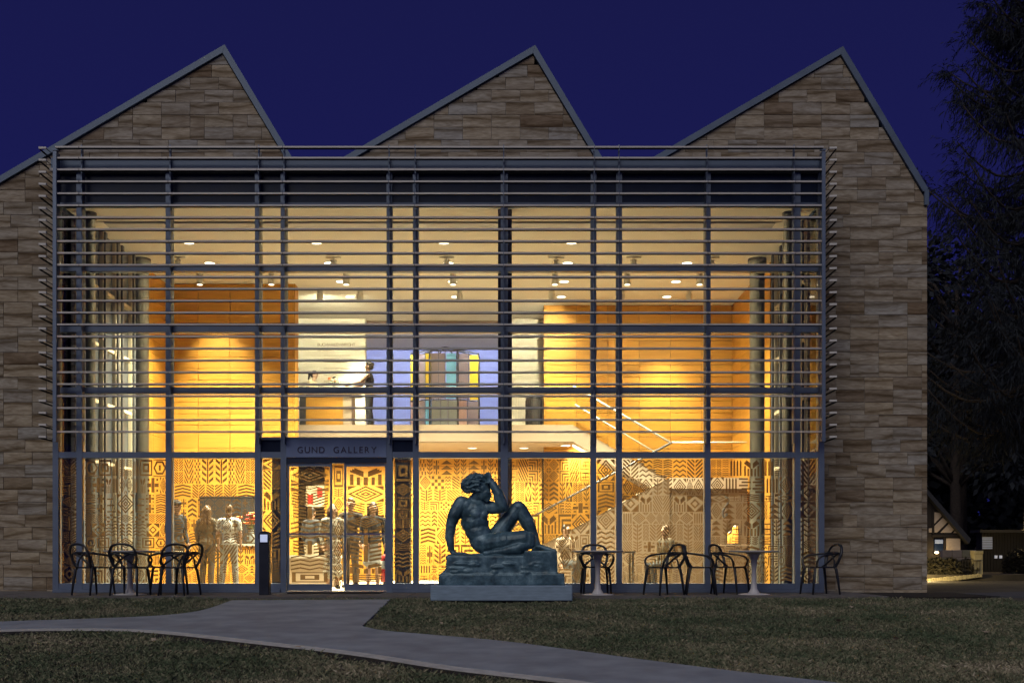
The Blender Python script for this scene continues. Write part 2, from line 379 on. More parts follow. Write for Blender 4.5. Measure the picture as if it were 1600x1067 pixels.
M['table'] = pbr('white_lacquer', (.62, .60, .62), .35, 0, var=.03)
M['plinth'] = pbr('blue_grey_granite', (.27, .37, .47), .7, var=.16, scale=5, stretch=(1,1,6), bump=.2, bscale=40)
M['bollard'] = pbr('navy_paint', (.022, .026, .042), .4, .2, var=.15)
M['signplate'] = emit('sign_plate_added_glow', (.62, .70, .95), .55)  # plain white plate with an added glow to make it bright
M['disc'] = emit('lamp_disc', (1.0, .88, .66), 4.0)
M['can'] = pbr('white_can', (.75, .72, .66), .5)
M['letter'] = pbr('dark_letters', (.035, .022, .06), .5)
M['letter_gold'] = pbr('bronze_letters', (.16, .09, .03), .5)
M['thin_print'] = pbr('grey_print', (.45, .38, .28), .8)
M['sign_blue'] = pbr('sign_panel', (.20, .26, .42), .35, .15, var=.1, scale=2)
M['door_dark'] = pbr('door_header', (.03, .045, .075), .3, .3)
M['chrome'] = pbr('brushed_steel', (.6, .58, .55), .25, .9)
M['rail'] = pbr('pale_handrail', (.75, .72, .68), .3, .4)
M['yellow'] = pbr('yellow_glass', (.78, .52, .03), .3); M['cyan'] = pbr('blue_glass', (.22, .55, .85), .3)
M['mauve'] = pbr('mauve_glass', (.26, .20, .21), .35); M['greyglass'] = pbr('grey_glass', (.20, .21, .21), .3); M['pink'] = pbr('dusty_pink_glass', (.42, .26, .22), .35)
M['skin'] = pbr('skin', (.42, .25, .17), .55); M['skin_brown'] = pbr('brown_skin', (.11, .058, .034), .55); M['skin_pale'] = pbr('pale_skin', (.55, .36, .27), .55)
M['hair_dark'] = pbr('dark_hair', (.016, .011, .009), .5, var=.3, scale=40); M['hair_brown'] = pbr('brown_hair', (.09, .05, .025), .5, var=.3, scale=40)
M['hair_blond'] = pbr('fair_hair', (.34, .2, .08), .5, var=.3, scale=40)
M['cloth_black'] = pbr('black_cloth', (.012, .011, .012), .85, var=.2, scale=20); M['cloth_white'] = pbr('white_cloth', (.82, .80, .74), .85, var=.04, scale=10)
M['cloth_brown'] = pbr('brown_cloth', (.030, .021, .016), .85, var=.2, scale=15); M['cloth_grey'] = pbr('grey_cloth', (.17, .165, .16), .85, var=.12, scale=15)
M['cloth_olive'] = pbr('olive_cloth', (.065, .048, .03), .85, var=.15, scale=15); M['cloth_cream'] = pbr('cream_cloth', (.66, .55, .38), .85, var=.1, scale=10)
M['leopard'] = pbr('spotted_cloth', (.55, .48, .38), .85, col2=(.03, .02, .02), scale=42)
M['eye'] = pbr('eye', (.02, .015, .012), .2)
M['red'] = pbr('red_paint', (.45, .025, .015), .4); M['orange'] = pbr('orange_petals', (.70, .16, .04), .6); M['cream'] = pbr('cream_petals', (.8, .66, .5), .6)
M['leaf_green'] = pbr('stem_green', (.05, .09, .03), .6)
M['amber'] = emit('amber_lamp', (1.0, .42, .06), 1.6)
M['bark'] = pbr('bark', (.055, .042, .034), .95, var=.3, scale=8, bump=.6, bscale=12, coord='World')
M['needle'] = pbr('conifer_needles', (.013, .018, .026), .8, var=.35, scale=1.2, coord='World')
M['leafdark'] = pbr('dark_foliage', (.014, .019, .026), .8, var=.4, scale=.5, coord='World')
M['timber'] = pbr('dark_timber', (.02, .014, .010), .8); M['render'] = pbr('cream_render', (.50, .40, .30), .9, var=.08)
M['roof'] = pbr('dark_roof', (.03, .03, .034), .8, var=.2); M['hedge'] = pbr('hedge_leaves', (.055, .050, .030), .8, var=.35, scale=6, coord='World')
M['asphalt'] = pbr('asphalt', (.075, .077, .085), .9, var=.12, scale=5, bump=.2, bscale=50, coord='World')
M['fallen'] = pbr('dry_leaf', (.45, .36, .26), .8)
M['shed'] = pbr('dark_blue_boards', (.010, .010, .012), .8, var=.15); M['winglow'] = emit('dim_lit_window', (.32, .40, .62), .10); M['winbright'] = emit('lit_window', (.6, .65, .8), .30)
M['warm_lamp'] = emit('warm_lantern', (1.0, .72, .35), 6.0)
M['gatestone'] = pbr('pale_gate_post', (.40, .36, .22), .85, var=.15, scale=8)
# ================================================================== GROUND
lawn = MB()
ys = [-60, -40, -30, -20, -12, -6, -1.9, 4, 16, 40, 90, 400]
xs = [-300, -60, -20, -8, 0, 8, 20, 60, 300]
for y in ys:
    for x in xs:
        lawn.v.append((x, y, ground_z(max(y, -30)) - 0.02))
for j in range(len(ys)-1):
    for i in range(len(xs)-1):
        a = j*len(xs)+i; lawn.f.append((a, a+1, a+1+len(xs), a+len(xs)))
structure('ground', lawn, M['earth'], 'dark sloping lawn ground in front of the glass gallery')

PATH_UP = [gp(610, 937), gp(566, 979), gp(600, 986), gp(680, 993), gp(800, 1004), gp(1000, 1031), gp(1160, 1051), gp(1300, 1067), gp(1420, 1085)]
PATH_LO = [gp(1010, 1085), gp(930, 1067), gp(800, 1052), gp(700, 1040), gp(560, 1019), gp(400, 1001), gp(280, 988), gp(200, 983), gp(100, 982), gp(0, 984), gp(-160, 992)]
PATH_L = [gp(-160, 981), gp(0, 972), gp(120, 968), gp(240, 963), gp(300, 957), gp(330, 950), gp(362, 938.5)]
def sm2(P, n=4): return [(p.x, p.y) for p in spline([(a, b, 0) for a, b in P], n)]
lo = sm2(PATH_LO); up = PATH_UP[:2] + sm2(PATH_UP[1:])[1:]; le = sm2(PATH_L)
path_poly = up + lo + le
TER_Y = -1.93
path_poly = [(x, min(y, TER_Y - 0.004)) for x, y in path_poly]
pm = MB().slab(path_poly, lambda p: ground_z(p[1]) - .06, lambda p: ground_z(p[1]) + .012)
structure('path', pm, M['concrete'], 'pale concrete path curving from the glass doors across the lawn')
edge = MB()
for i in range(len(lo)-1):
    (x0, y0), (x1, y1) = lo[i], lo[i+1]
    d = Vector((x1-x0, y1-y0)).normalized(); nx, ny = -d.y, d.x
    if ny > 0: nx, ny = -nx, -ny
    w = .15
    edge.slab([(x0+nx*.004, y0+ny*.004), (x1+nx*.004, y1+ny*.004), (x1+nx*w, y1+ny*w), (x0+nx*w, y0+ny*w)], lambda p: ground_z(p[1])-.06, lambda p: ground_z(p[1])+.006)
structure('path_edge', edge, M['concrete_edge'], 'pale worn edge strip along the near side of the path')
soil = MB(); rs = random.Random(3)
wid = [.20 + .35*abs(math.sin(i*.37+.8))*(.3+.7*rs.random()) for i in range(len(lo))]
for i in range(len(lo)-1):
    (x0, y0), (x1, y1) = lo[i], lo[i+1]
    d = Vector((x1-x0, y1-y0)).normalized(); nx, ny = -d.y, d.x
    if ny > 0: nx, ny = -nx, -ny
    a = .152
    soil.slab([(x0+nx*a, y0+ny*a), (x1+nx*a, y1+ny*a), (x1+nx*(a+wid[i+1]), y1+ny*(a+wid[i+1])), (x0+nx*(a+wid[i]), y0+ny*(a+wid[i]))], lambda p: ground_z(p[1])-.08, lambda p: ground_z(p[1])-.006)
structure('soil_strip', soil, M['soil'], 'dark bare soil gap where the lawn meets the path')
TER = [(-11.5, TER_Y), (6.05, TER_Y), (6.05, .78), (-11.5, .78)]
t = MB().slab(TER, -.15, 0.0); structure('terrace', t, M['terrace'], 'brown grey paved terrace along the foot of the gallery')
joint = MB()
for k in range(13): joint.box(-11.2+1.36*k, -11.192+1.36*k, TER_Y+.01, -.4, -.05, .002)
structure('terrace_joints', joint, M['soil'], 'thin dark joints between the terrace slabs')
bed = MB().slab([(6.06, TER_Y+.2), (7.9, TER_Y+.5), (8.1, .6), (6.06, .78)], -.15, -.024)
structure('gravel_bed', bed, M['soil'], 'dark earth strip along the foot of the stone wall')
road = MB().slab([(8.15, -1.2), (8.0, .2), (11.5, 2.4), (40, 3.4), (40, -3.4), (15, -2.2)], -.2, lambda p: ground_z(p[1]) + .006)
structure('road', road, M['asphalt'], 'dark blue grey drive running right past the building corner')

# ================================================================== BUILDING SHELL
B = thing('art_gallery', 'stone art gallery with three sawtooth gables and a lit glass front behind louvers', 'building', (0, 0, 0))
SY = 0.8                                   # stone plane
GX0, GX1 = -8.12, 5.5                      # glass box
PK = [(-5.296, 10.06), (.426, 10.05), (6.10, 10.03)]
TL, TR = .584, 1.67
def valley(a, b):  # right slope of a meets left slope of b
    x = (a[1]-b[1] + TR*a[0] + TL*b[0]) / (TR+TL); return (x, a[1]-TR*(x-a[0]))
V1, V2 = valley(PK[0], PK[1]), valley(PK[1], PK[2])
XL, XR = -12.6, 7.67
EL = (XL, PK[0][1]-TL*(PK[0][0]-XL)); ER = (XR, PK[2][1]-TR*(XR-PK[2][0]))
wall = thing('stone_wall', None, None); wall.parent = B
CT = .125
back = [(XL, -.3), (XR, -.3), (ER[0], ER[1]-CT*1.95), (PK[2][0], PK[2][1]-.16-CT), (V2[0], V2[1]-.2), (PK[1][0], PK[1][1]-.16-CT), (V1[0], V1[1]-.2), (PK[0][0], PK[0][1]-.16-CT), (EL[0], EL[1]-.2)]
# masonry behind the stones, with the big opening (three pieces butted)
mw = MB()
mw.prism([(XL, -.3), (GX0+.02, -.3), (GX0+.02, 7.4), (XL, 7.4)], SY+.014, SY+.4) if EL[1]-.2 > 7.4 else mw.prism([(XL, -.3), (GX0+.02, -.3), (GX0+.02, 7.4), (GX0-1.0, 7.4), (EL[0], EL[1]-.2)], SY+.014, SY+.4)
mw.prism([(GX1-.02, -.3), (XR-.02, -.3), (XR-.02, 7.0), (XR-.25, 7.4), (GX1-.02, 7.4)], SY+.014, SY+.4)
for g, (a, b) in enumerate(((None, V1), (V1, V2), (V2, None))):
    p = PK[g]
    lx = a[0] if a else GX0-1.0; rx = b[0] if b else XR-.25
    lz = p[1]-TL*(p[0]-lx)-.17; rz_ = p[1]-TR*(rx-p[0])-.3
    mw.prism([(lx, 7.402), (rx, 7.402)] + ([(rx, rz_)] if rz_ > 7.42 else []) + [(p[0], p[1]-.36)] + ([(lx, lz)] if lz > 7.42 else []), SY+.014, SY+.4)
obj('masonry', mw, M['mortar'], wall)
# ---- the stones, course by course
CH = .2305; J = .006; LEN = .53
stones = []
z0 = 7.4 - CH*32 - .0
for k in range(46):
    za = 7.4 + CH*(k-33); zb = za + CH
    if zb < -.25: continue
    rk = random.Random(100+k); off = (k % 2)*LEN/2 + rk.choice((0, 0, 0, LEN/4))
    segs = []
    x = XL - .5 - off
    while x < XR:
        w = LEN if rk.random() < .82 else rk.choice((LEN/2, LEN*1.5))
        segs.append((x, x+w)); x += w
    for xa, xb in segs:
        regs = []
        if zb <= 7.4 + 1e-6: regs = [(XL, GX0+.05), (GX1-.05, XR)]
        else: regs = [(XL, V1[0]), (V1[0], V2[0]), (V2[0], XR)]
        for ri, (ra, rb) in enumerate(regs):
            a, b = max(xa, ra), min(xb, rb)
            if b-a < .05: continue
            g = ri if zb > 7.4+1e-6 else (0 if ri == 0 else 2)
            poly = [(a+J/2, za+J/2), (b-J/2, za+J/2), (b-J/2, zb-J/2), (a+J/2, zb-J/2)]
            p = PK[g]
            poly = clip_poly(poly, -TL, 1, p[1]-TL*p[0]-CT*1.16)       # under the left slope
            if poly: poly = clip_poly(poly, TR, 1, p[1]+TR*p[0]-CT*1.95)
            if len(poly) >= 3 and area(poly) > .006: stones.append(poly)
def stone_into(mb, poly, jit=0.0, b=.004):
    n = len(poly); cxm = sum(p[0] for p in poly)/n; czm = sum(p[1] for p in poly)/n
    a = sum(poly[i][0]*poly[(i+1)%n][1]-poly[(i+1)%n][0]*poly[i][1] for i in range(n))
    if a < 0: poly = poly[::-1]
    def ins(p):
        dx, dz = p[0]-cxm, p[1]-czm
        return (p[0]-math.copysign(min(b, abs(dx)*.5), dx), p[1]-math.copysign(min(b, abs(dz)*.5), dz))
    y = SY + jit
    vs = [(q[0], y, q[1]) for q in map(ins, poly)] + [(p[0], y+b, p[1]) for p in poly] + [(p[0], SY+.03, p[1]) for p in poly]
    fs = [tuple(range(n))] + [(i+n, (i+1)%n+n, (i+1)%n, i) for i in range(n)] + [(i+2*n, (i+1)%n+2*n, (i+1)%n+n, i+n) for i in range(n)]
    mb.add(vs, fs)
vis = lambda p: -9.6 < sum(q[0] for q in p)/len(p)
stones.sort(key=lambda p: (not vis(p), -round(area(p), 4)))
rj = random.Random(5)
for poly in stones[:300]:
    mb = MB(); stone_into(mb, poly, rj.uniform(-.004, .004)); obj('stone', mb, M['stone'], wall)
rest = MB(); vals = []
for poly in stones[300:]:
    n0 = len(rest.f); stone_into(rest, poly, rj.uniform(-.004, .004)); vals += [rj.random()]*(len(rest.f)-n0)
me = rest.mesh('stones_remaining'); at = me.attributes.new('rnd', 'FLOAT', 'FACE'); at.data.foreach_set('value', vals)
tag(link('small_stones', me, M['stone'], wall), kind='stuff')
# ---- copings and roofs
def coping(a, b, y0, y1, th, name, mat, m0, m1, off=0.0):
    """bar along a->b in the x,z plane with its lower face th below; m0, m1 slide the lower corners along the bar for the mitres"""
    d = Vector((b[0]-a[0], b[1]-a[1])); t = d.normalized(); n = Vector((t.y, -t.x))
    if n.y > 0: n = -n
    A = Vector(a) + n*off; Bq = Vector(b) + n*off
    poly = [tuple(A), tuple(Bq), tuple(Bq + n*th + t*m1), tuple(A + n*th + t*m0)]
    return obj(name, MB().prism(poly, y0, y1), mat, B)
for g, p in enumerate(PK):
    L_ = V1 if g == 1 else V2 if g == 2 else EL
    R_ = V1 if g == 0 else V2 if g == 1 else ER
    coping(L_, p, SY-.05, SY+.45, .11, 'coping', M['coping'], .0, -.111, 0)
    coping(p, R_, SY-.05, SY+.45, .11, 'coping', M['coping'], .111, 0, 0)
    coping((L_[0], L_[1]), p, SY+.452, 16, .10, 'roof_slope', M['roof'], 0, -.1, .03)
    coping(p, R_, SY+.452, 16, .10, 'roof_slope', M['roof'], .1, 0, .03)
obj('coping_end', MB().box(XR-.07, XR+.012, SY-.052, SY+.452, ER[1]-.30, ER[1]-.02), M['coping'], B)
obj('side_wall', MB().box(XR-.3, XR-.004, SY+.402, 16, -.3, ER[1]-.12).box(XL, XL+.3, SY+.402, 16, -.3, EL[1]-.15), M['mortar'], B)
obj('rear_wall', MB().box(XL+.3, XR-.3, 15.7, 16, -.3, 7.2), M['white'], B)

# ================================================================== GLASS FRONT
MX = [89, 126, 265, 404, 444, 609, 650, 788, 927, 967, 1105, 1245, 1282]
MXw = [pX(x, 0) for x in MX]
cw = B
HW = .05
ZT = {'a': 3.0}
zT = [pZ(y, 0) for y in (420.5, 515.5, 610.5, 711)]       # transom centre lines
Z_BEAM0, Z_BEAM1 = pZ(267, 0), pZ(251, 0)
Z_SP = pZ(321, 0)
me_m = MB().box(-HW, HW, -.07, .10, 0.0, Z_BEAM0-.004).mesh('mullion')
for i, x in enumerate(MXw):
    o = link('mullion', me_m, M['alu'], cw); o.location = (x, 0, 0)
    if i == 7: o.scale = (1.25, 1, 1)
bays = [(MXw[i]+HW, MXw[i+1]-HW) for i in range(len(MXw)-1)]
tr_z = [(z-.052, z+.052) for z in zT] + [(Z_SP-.03, Z_SP+.03), (.06, .16)]
for bi, (a, b) in enumerate(bays):
    for k, (za, zb) in enumerate(tr_z):
        if bi == 4 and k in (3, 5): continue
        obj('transom', MB().box(a+.001, b-.001, -.064, .095, za, zb), M['alu'], cw)
obj('sill', MB().box(GX0, MXw[4]-HW-.002, -.10, .12, 0.004, .058).box(MXw[5]+HW+.002, GX1, -.10, .12, .004, .058), M['alu'], cw)
obj('top_beam', MB().box(GX0-.02, GX1+.02, -.12, .55, Z_BEAM0, Z_BEAM1), M['beam'], cw)
obj('top_flashing', MB().box(GX0-.03, GX1+.03, -.15, .58, Z_BEAM0-.0-.05, Z_BEAM0-.003), M['louver'], cw)
obj('box_roof', MB().box(GX0+.01, GX1-.01, .552, SY-.06, Z_BEAM0+.02, Z_BEAM1-.03), M['coping'], cw)
for a, b in bays: obj('spandrel', MB().box(a+.002, b-.002, .0, .04, Z_SP+.032, Z_BEAM0-.055), M['navy'], cw)
for s, x0 in ((-1, GX0), (1, GX1)):    # short glazed returns of the box
    xa = x0 + (.02 if s < 0 else -.02)
    obj('side_glass', MB().box(xa-.006, xa+.006, .12, SY-.02, .16, Z_SP-.03), M['glass'], cw)
    obj('side_spandrel', MB().box(xa-.02, xa+.02, .12, SY-.02, Z_SP+.0, Z_BEAM0-.055), M['navy'], cw)
    xb = (GX0-.004, MXw[0]-HW-.002) if s < 0 else (MXw[-1]+HW+.002, GX1+.004)
    obj('corner_post', MB().box(xb[0], xb[1], -.06, .115, 0.06, Z_BEAM0-.055), M['navy'], cw)
# ---- patterned film on the ground floor panes
def strip(mirr, rect, polys, out):
    x0, x1, z0_, z1_ = rect
    for P in polys:
        out.append([(x0+(x1-x0)*((1-u) if mirr else u), z0_+(z1_-z0_)*v) for u, v in P])
def quad(u0, u1, v0, v1): return [(u0, v0), (u1, v0), (u1, v1), (u0, v1)]
def ring_d(r1, r0, cu=.5, cv=.5):
    c = [(1,0),(0,1),(-1,0),(0,-1)]; out = []
    for i in range(4):
        a, b = c[i], c[(i+1)%4]
        out.append([(cu+a[0]*r0, cv+a[1]*r0), (cu+a[0]*r1, cv+a[1]*r1), (cu+b[0]*r1, cv+b[1]*r1), (cu+b[0]*r0, cv+b[1]*r0)])
    return out
def ring_s(r1, r0, cu=.5, cv=.5):
    return [quad(cu-r1, cu+r1, cv+r0, cv+r1), quad(cu-r1, cu+r1, cv-r1, cv-r0), quad(cu-r1, cu-r0, cv-r0, cv+r0), quad(cu+r0, cu+r1, cv-r0, cv+r0)]
def chev(v, h, t, up=1):
    k = h*up
    return [[(.04, v), (.5, v+k), (.5, v+k+t), (.04, v+t)], [(.96, v), (.96, v+t), (.5, v+k+t), (.5, v+k)]]
def motif(kind, r):
    S = []
    if kind == 0: S = ring_d(.5, .385)+ring_d(.29, .175)+[[(.5,.42),(.58,.5),(.5,.58),(.42,.5)]]+[[(0,0),(.2,0),(0,.2)],[(1,1),(.8,1),(1,.8)],[(1,0),(1,.2),(.8,0)],[(0,1),(0,.8),(.2,1)]]
    elif kind == 1: S = ring_s(.47, .37)+ring_s(.25, .12)
    elif kind == 2:
        for i in range(4): S += chev(.02+.24*i, .14, .125)
    elif kind == 3:
        for i in range(4): S.append([(.06+.24*i, .03), (.19+.24*i, .03), (.19+.24*i, .84), (.125+.24*i, .97), (.06+.24*i, .84)])
    elif kind == 4:
        for i in range(4):
            for j in range(4):
                if (i+j) % 2 == 0: S.append(quad(i*.25+.01, i*.25+.24, j*.25+.01, j*.25+.24))
    elif kind == 5:
        for j in range(3): S.append([(.05, .03+j*.33), (.95, .03+j*.33), (.5, .30+j*.33)])
    elif kind == 6:
        for k in range(-4, 5):
            c = k*.25; P = clip_poly(clip_poly(quad(0, 1, 0, 1), 1, -1, c+.125), -1, 1, -c)
            if len(P) > 2 and area(P) > .002: S.append(P)
    elif kind == 7:
        for i in range(4):
            w = .25*i; S += [quad(w+.02, w+.14, .0, 1-w), quad(w+.14, 1, 1-w-.12, 1-w)]
    elif kind == 8:
        for j in range(4):
            v = .03+.25*j
            for k in range(4):
                a, b = k*.25, k*.25+.25; h = .12 if k % 2 == 0 else -.12; s0 = 0 if k % 2 == 0 else .12
                S.append([(a, v+s0), (b, v+s0+h), (b, v+s0+h+.09), (a, v+s0+.09)])
    elif kind == 9: S = [quad(.38, .62, .05, .95), quad(.06, .36, .38, .62), quad(.64, .94, .38, .62)]+[quad(a, a+.14, b, b+.14) for a in (.1, .76) for b in (.1, .76)]
    elif kind == 10:
        S = [[(.44,.0),(.56,.0),(.56,.45),(.44,.45)]]
        for d in (0, .2, .4):
            S += [[(.44, .45+d*.5), (.44, .57+d*.5), (.06+d*.3, .86+d*.3), (.06+d*.3, .74+d*.3)], [(.56, .45+d*.5), (.94-d*.3, .74+d*.3), (.94-d*.3, .86+d*.3), (.56, .57+d*.5)]]
        S += [quad(.06, .16, 0, .62), quad(.84, .94, 0, .62), quad(.25, .34, 0, .45), quad(.66, .75, 0, .45)]
    elif kind == 11:
        S = [[(.0,.5),(.25,.9),(.75,.9),(1,.5),(.86,.5),(.68,.78),(.32,.78),(.14,.5)], [(.0,.5),(.14,.5),(.32,.22),(.68,.22),(.86,.5),(1,.5),(.75,.1),(.25,.1)]]
        S = [[S[0][i] for i in (0,1,6,7)], [S[0][i] for i in (1,2,5,6)], [S[0][i] for i in (2,3,4,5)], [S[1][i] for i in (0,1,2,7)], [S[1][i] for i in (2,3,6,7)], [S[1][i] for i in (3,4,5,6)]]
        S += [quad(.42, .58, .34, .66), quad(.0, 1, .0, .06), quad(0, 1, .94, 1)]
    elif kind == 12:
        for j in range(5): S.append(quad(.05 if j % 2 else .25, .95 if j % 2 == 0 else .75, .03+.2*j, .13+.2*j))
    elif kind == 13:
        S = [[(0,0),(.5,0),(0,.5)],[(1,0),(1,.5),(.5,0)],[(.5,1),(0,1),(0,.62)],[(.5,1),(1,.62),(1,1)]]+ring_d(.3,.18)
    elif kind == 14: S = ring_d(.5, .40)+ring_d(.32, .225)+ring_d(.15, .06)+[[(.0,.0),(.26,.0),(.0,.26)],[(1,1),(.74,1),(1,.74)],[(1,0),(1,.26),(.74,0)],[(0,1),(0,.74),(.26,1)]]
    elif kind == 15:
        for i in range(6):
            v = -.32+.22*i
            for P in ([(.02, v+.40), (.47, v), (.47, v+.125), (.02, v+.525)], [(.98, v+.40), (.98, v+.525), (.53, v+.125), (.53, v)]):
                P = clip_poly(clip_poly(P, 0, 1, .99), 0, -1, -.01)
                if len(P) > 2: S.append(P)
    elif kind == 16:
        S = [quad(.44,.56,0,1)]
        for i in range(4):
            v = .02+.25*i; S += [[(.40, v), (.40, v+.12), (.06, v+.27), (.06, v+.15)], [(.60, v), (.94, v+.15), (.94, v+.27), (.60, v+.12)]]
    elif kind == 17:
        for i in range(3): S += [quad(.04+.16*i, .96, .06+.32*i, .13+.32*i), quad(.04, .04+.07, .06, .96), quad(.18+.2*i, .25+.2*i, .2, .30+.22*i)]
    return S
WT = (0, 1, 2, 2, 3, 4, 5, 6, 6, 7, 7, 8, 9, 10, 10, 13, 14, 14, 14, 15, 15, 15, 16, 16, 16, 17, 12, 11)
def frit(x0, x1, z0_, z1_, seed):
    r = random.Random(seed); out = []; W = x1-x0
    nh = max(1, round(W/2/(.17 if seed >= 90 else .245))) if W > .7 else 0
    z = z0_
    while z < z1_-.02:
        h = r.choice((.16, .21, .25, .30, .36)); h = min(h, z1_-z)
        if z1_-(z+h) < .14: h = z1_-z
        if nh == 0:
            k = r.choice((0, 1, 2, 14, 8, 15, 10, 16, 13)); strip(False, (x0+.01, x1-.01, z+.008, z+h-.008), motif(k, r), out)
        else:
            cw_ = W/2/nh; i = 0
            if r.random() < .45:      # one wide centred motif
                k = r.choice((0, 2, 14, 15, 15, 10, 16, 14))
                strip(False, (x0+W/2-cw_*.62, x0+W/2+cw_*.62, z+.008, z+h-.008), motif(k, r), out); st = cw_*.66
            else: st = 0
            a = st
            while a < W/2-.05:
                w = min(r.choice((.5, .75, 1.0))*cw_, W/2-a)
                if W/2-(a+w) < .09: w = W/2-a
                k = r.choice(WT); sub = 2 if h > .30 and w < .22 and r.random() < .6 else 1
                for q in range(sub):
                    zz0 = z+h*q/sub; zz1 = z+h*(q+1)/sub; pl = motif(k, r)
                    strip(False, (x0+W/2+a+.006, x0+W/2+a+w-.006, zz0+.006, zz1-.006), pl, out)
                    strip(True, (x0+W/2-a-w+.006, x0+W/2-a-.006, zz0+.006, zz1-.006), pl, out)
                a += w
        z += h
    return out
def film_mesh(polys, y):
    mb = MB()
    for P in polys:
        n = len(P)
        if area(P) < 1e-5: continue
        a = sum(P[i][0]*P[(i+1)%n][1]-P[(i+1)%n][0]*P[i][1] for i in range(n))
        if a < 0: P = P[::-1]
        mb.add([(p[0], y, p[1]) for p in P], [tuple(range(n))])
    return mb
levels = [(.162, zT[3]-.054), (zT[3]+.054, zT[2]-.054), (zT[2]+.054, zT[1]-.054), (zT[1]+.054, zT[0]-.054), (zT[0]+.054, Z_SP-.032)]
for bi, (a, b) in enumerate(bays):
    for li, (za, zb) in enumerate(levels):
        if bi == 4 and li == 0: continue
        zlo, zhi = za, zb
        if li == 1 and bi in (3, 4, 5): zlo = pZ(686, 0)+.03
        g = obj('glass_pane', MB().box(a+.002, b-.002, .010, .022, zlo+.002, zhi-.002), M['glass'], cw)
        if li == 0:
            f = film_mesh(frit(a+.012, b-.012, za+.012, zb-.012, 40+bi), .027)
            obj('film_pattern', f, M['film'], g)
# side reveal of the pattern on the short returns is too narrow to read; the interior side screens carry it (below)
# ---- entrance: sign panel, navy side panels, sliding doors
zS0, zS1 = zT[3]+.054, pZ(686, 0)-.02
for bi in (3, 4, 5):
    a, b = bays[bi]
    obj('transom', MB().box(a+.001, b-.001, -.064, .095, zS1, zS1+.05), M['alu'], cw)
    if bi != 4: obj('navy_panel', MB().box(a+.002, b-.002, -.02, .03, zS0+.002, zS1-.002), M['navy'], cw)
a, b = bays[4]
sp = obj('sign_panel', MB().box(a+.002, b-.002, -.075, .05, zS0+.002-.1, zS1-.002), M['sign_blue'], cw)
def letters(txt, size, depth, space, mat, parent, x0, y, z, width=None):
    cx_ = 0.0; items = []
    for ch in txt:
        if ch == ' ': cx_ += size*.55*space; continue
        me = text_mesh(ch, size, depth); xs_ = [v.co.x for v in me.vertices]; w = max(xs_)-min(xs_)
        items.append((me, cx_-min(xs_))); cx_ += w+size*.17*space
    k = 1.0 if width is None else width/cx_
    for me, x in items:
        o = link('letter', me, mat, parent); o.rotation_euler = (R(90), 0, 0); o.location = (x0+x*k, y, z)
letters('GUND GALLERY', .155, .006, 1.6, M['letter'], sp, pX(466, 0), -.082, pZ(708, 0), pX(592, 0)-pX(466, 0))
zd1 = zS0-.102
obj('door_header', MB().box(a+.002, b-.002, -.05, .09, zd1-.10, zd1-.002), M['door_dark'], cw)
zd = zd1-.103
dl = [(pX(449, 0), pX(519, 0)), (pX(538, 0), pX(605, 0))]
for k, (xa, xb) in enumerate(dl):
    d = obj('sliding_door', MB().box(xa, xa+.035, -.03, .02, .03, zd).box(xb-.035, xb, -.03, .02, .03, zd).box(xa+.036, xb-.036, -.028, .018, .03, .15).box(xa+.036, xb-.036, -.028, .018, zd-.05, zd), M['alu'], cw)
    obj('door_glass', MB().box(xa+.037, xb-.037, -.010, .0, .152, zd-.052), M['glass'], d)
    obj('film_pattern', film_mesh(frit(xa+.05, xb-.05, .165, zd-.06, 90+k), .004), M['film'], d)
    obj('push_bar', MB().box(xa+.037, xb-.037, -.05, -.031, 1.02, 1.05), M['chrome'], d)
mid = obj('door_glass', MB().box(dl[0][1]+.004, dl[1][0]-.004, .030, .040, .03, zd), M['glass'], cw)
obj('film_pattern', film_mesh(frit(dl[0][1]+.012, dl[1][0]-.012, .10, zd-.01, 97), .045), M['film'], mid)
obj('threshold', MB().box(a, b, -.14, .10, .003, .026), M['chrome'], cw)
obj('door_mat', MB().box(a+.15, b-.05, -.75, -.16, .002, .014), M['soil'], cw)
# ---- horizontal louvers: one screen, each blade a piece of it
scr = thing('sun_screen', None, None); scr.parent = B
LY0, LY1 = -.34, -.19
rows = [229.5, 246.5] + [264.8+18.62*i for i in range(23)]
X0s, X1s = pX(85, -.34), pX(1288, -.34)
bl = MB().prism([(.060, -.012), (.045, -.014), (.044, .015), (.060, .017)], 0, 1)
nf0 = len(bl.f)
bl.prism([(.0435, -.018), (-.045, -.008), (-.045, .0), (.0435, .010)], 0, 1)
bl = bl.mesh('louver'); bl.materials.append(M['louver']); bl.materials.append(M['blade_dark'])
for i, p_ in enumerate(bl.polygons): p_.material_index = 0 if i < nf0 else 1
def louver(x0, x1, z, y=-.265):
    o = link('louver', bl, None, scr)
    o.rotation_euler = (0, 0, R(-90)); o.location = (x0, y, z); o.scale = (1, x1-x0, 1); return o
hx = [pX(x, -.3) for x in (124, 263, 402, 442, 607, 648, 787, 929, 968, 1106, 1243)]
for i, yy in enumerate(rows):
    z = pZ(yy, -.34)
    zs = [GX0] 
    if yy > 684: continue
    xs_, xe_ = X0s, X1s
    ends = [xs_] + hx + [xe_]
    # a blade runs from hanger to hanger; alike bays share their mesh
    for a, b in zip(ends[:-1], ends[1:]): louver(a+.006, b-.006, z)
ztop, zbot = pZ(226, -.3), pZ(690, -.3)
hg = MB().box(-.012, .012, -.335, -.075, 0, ztop-zbot).mesh('hanger')
for x in hx:
    hm = MB()
    hm.box(-.010, .010, -.205, -.072, zbot-.02, ztop-.28); hm.box(-.010, .010, -.205, -.13, ztop-.278, ztop+.03)
    o = obj('hanger', hm, M['alu'], scr); o.location = (x, 0, 0)
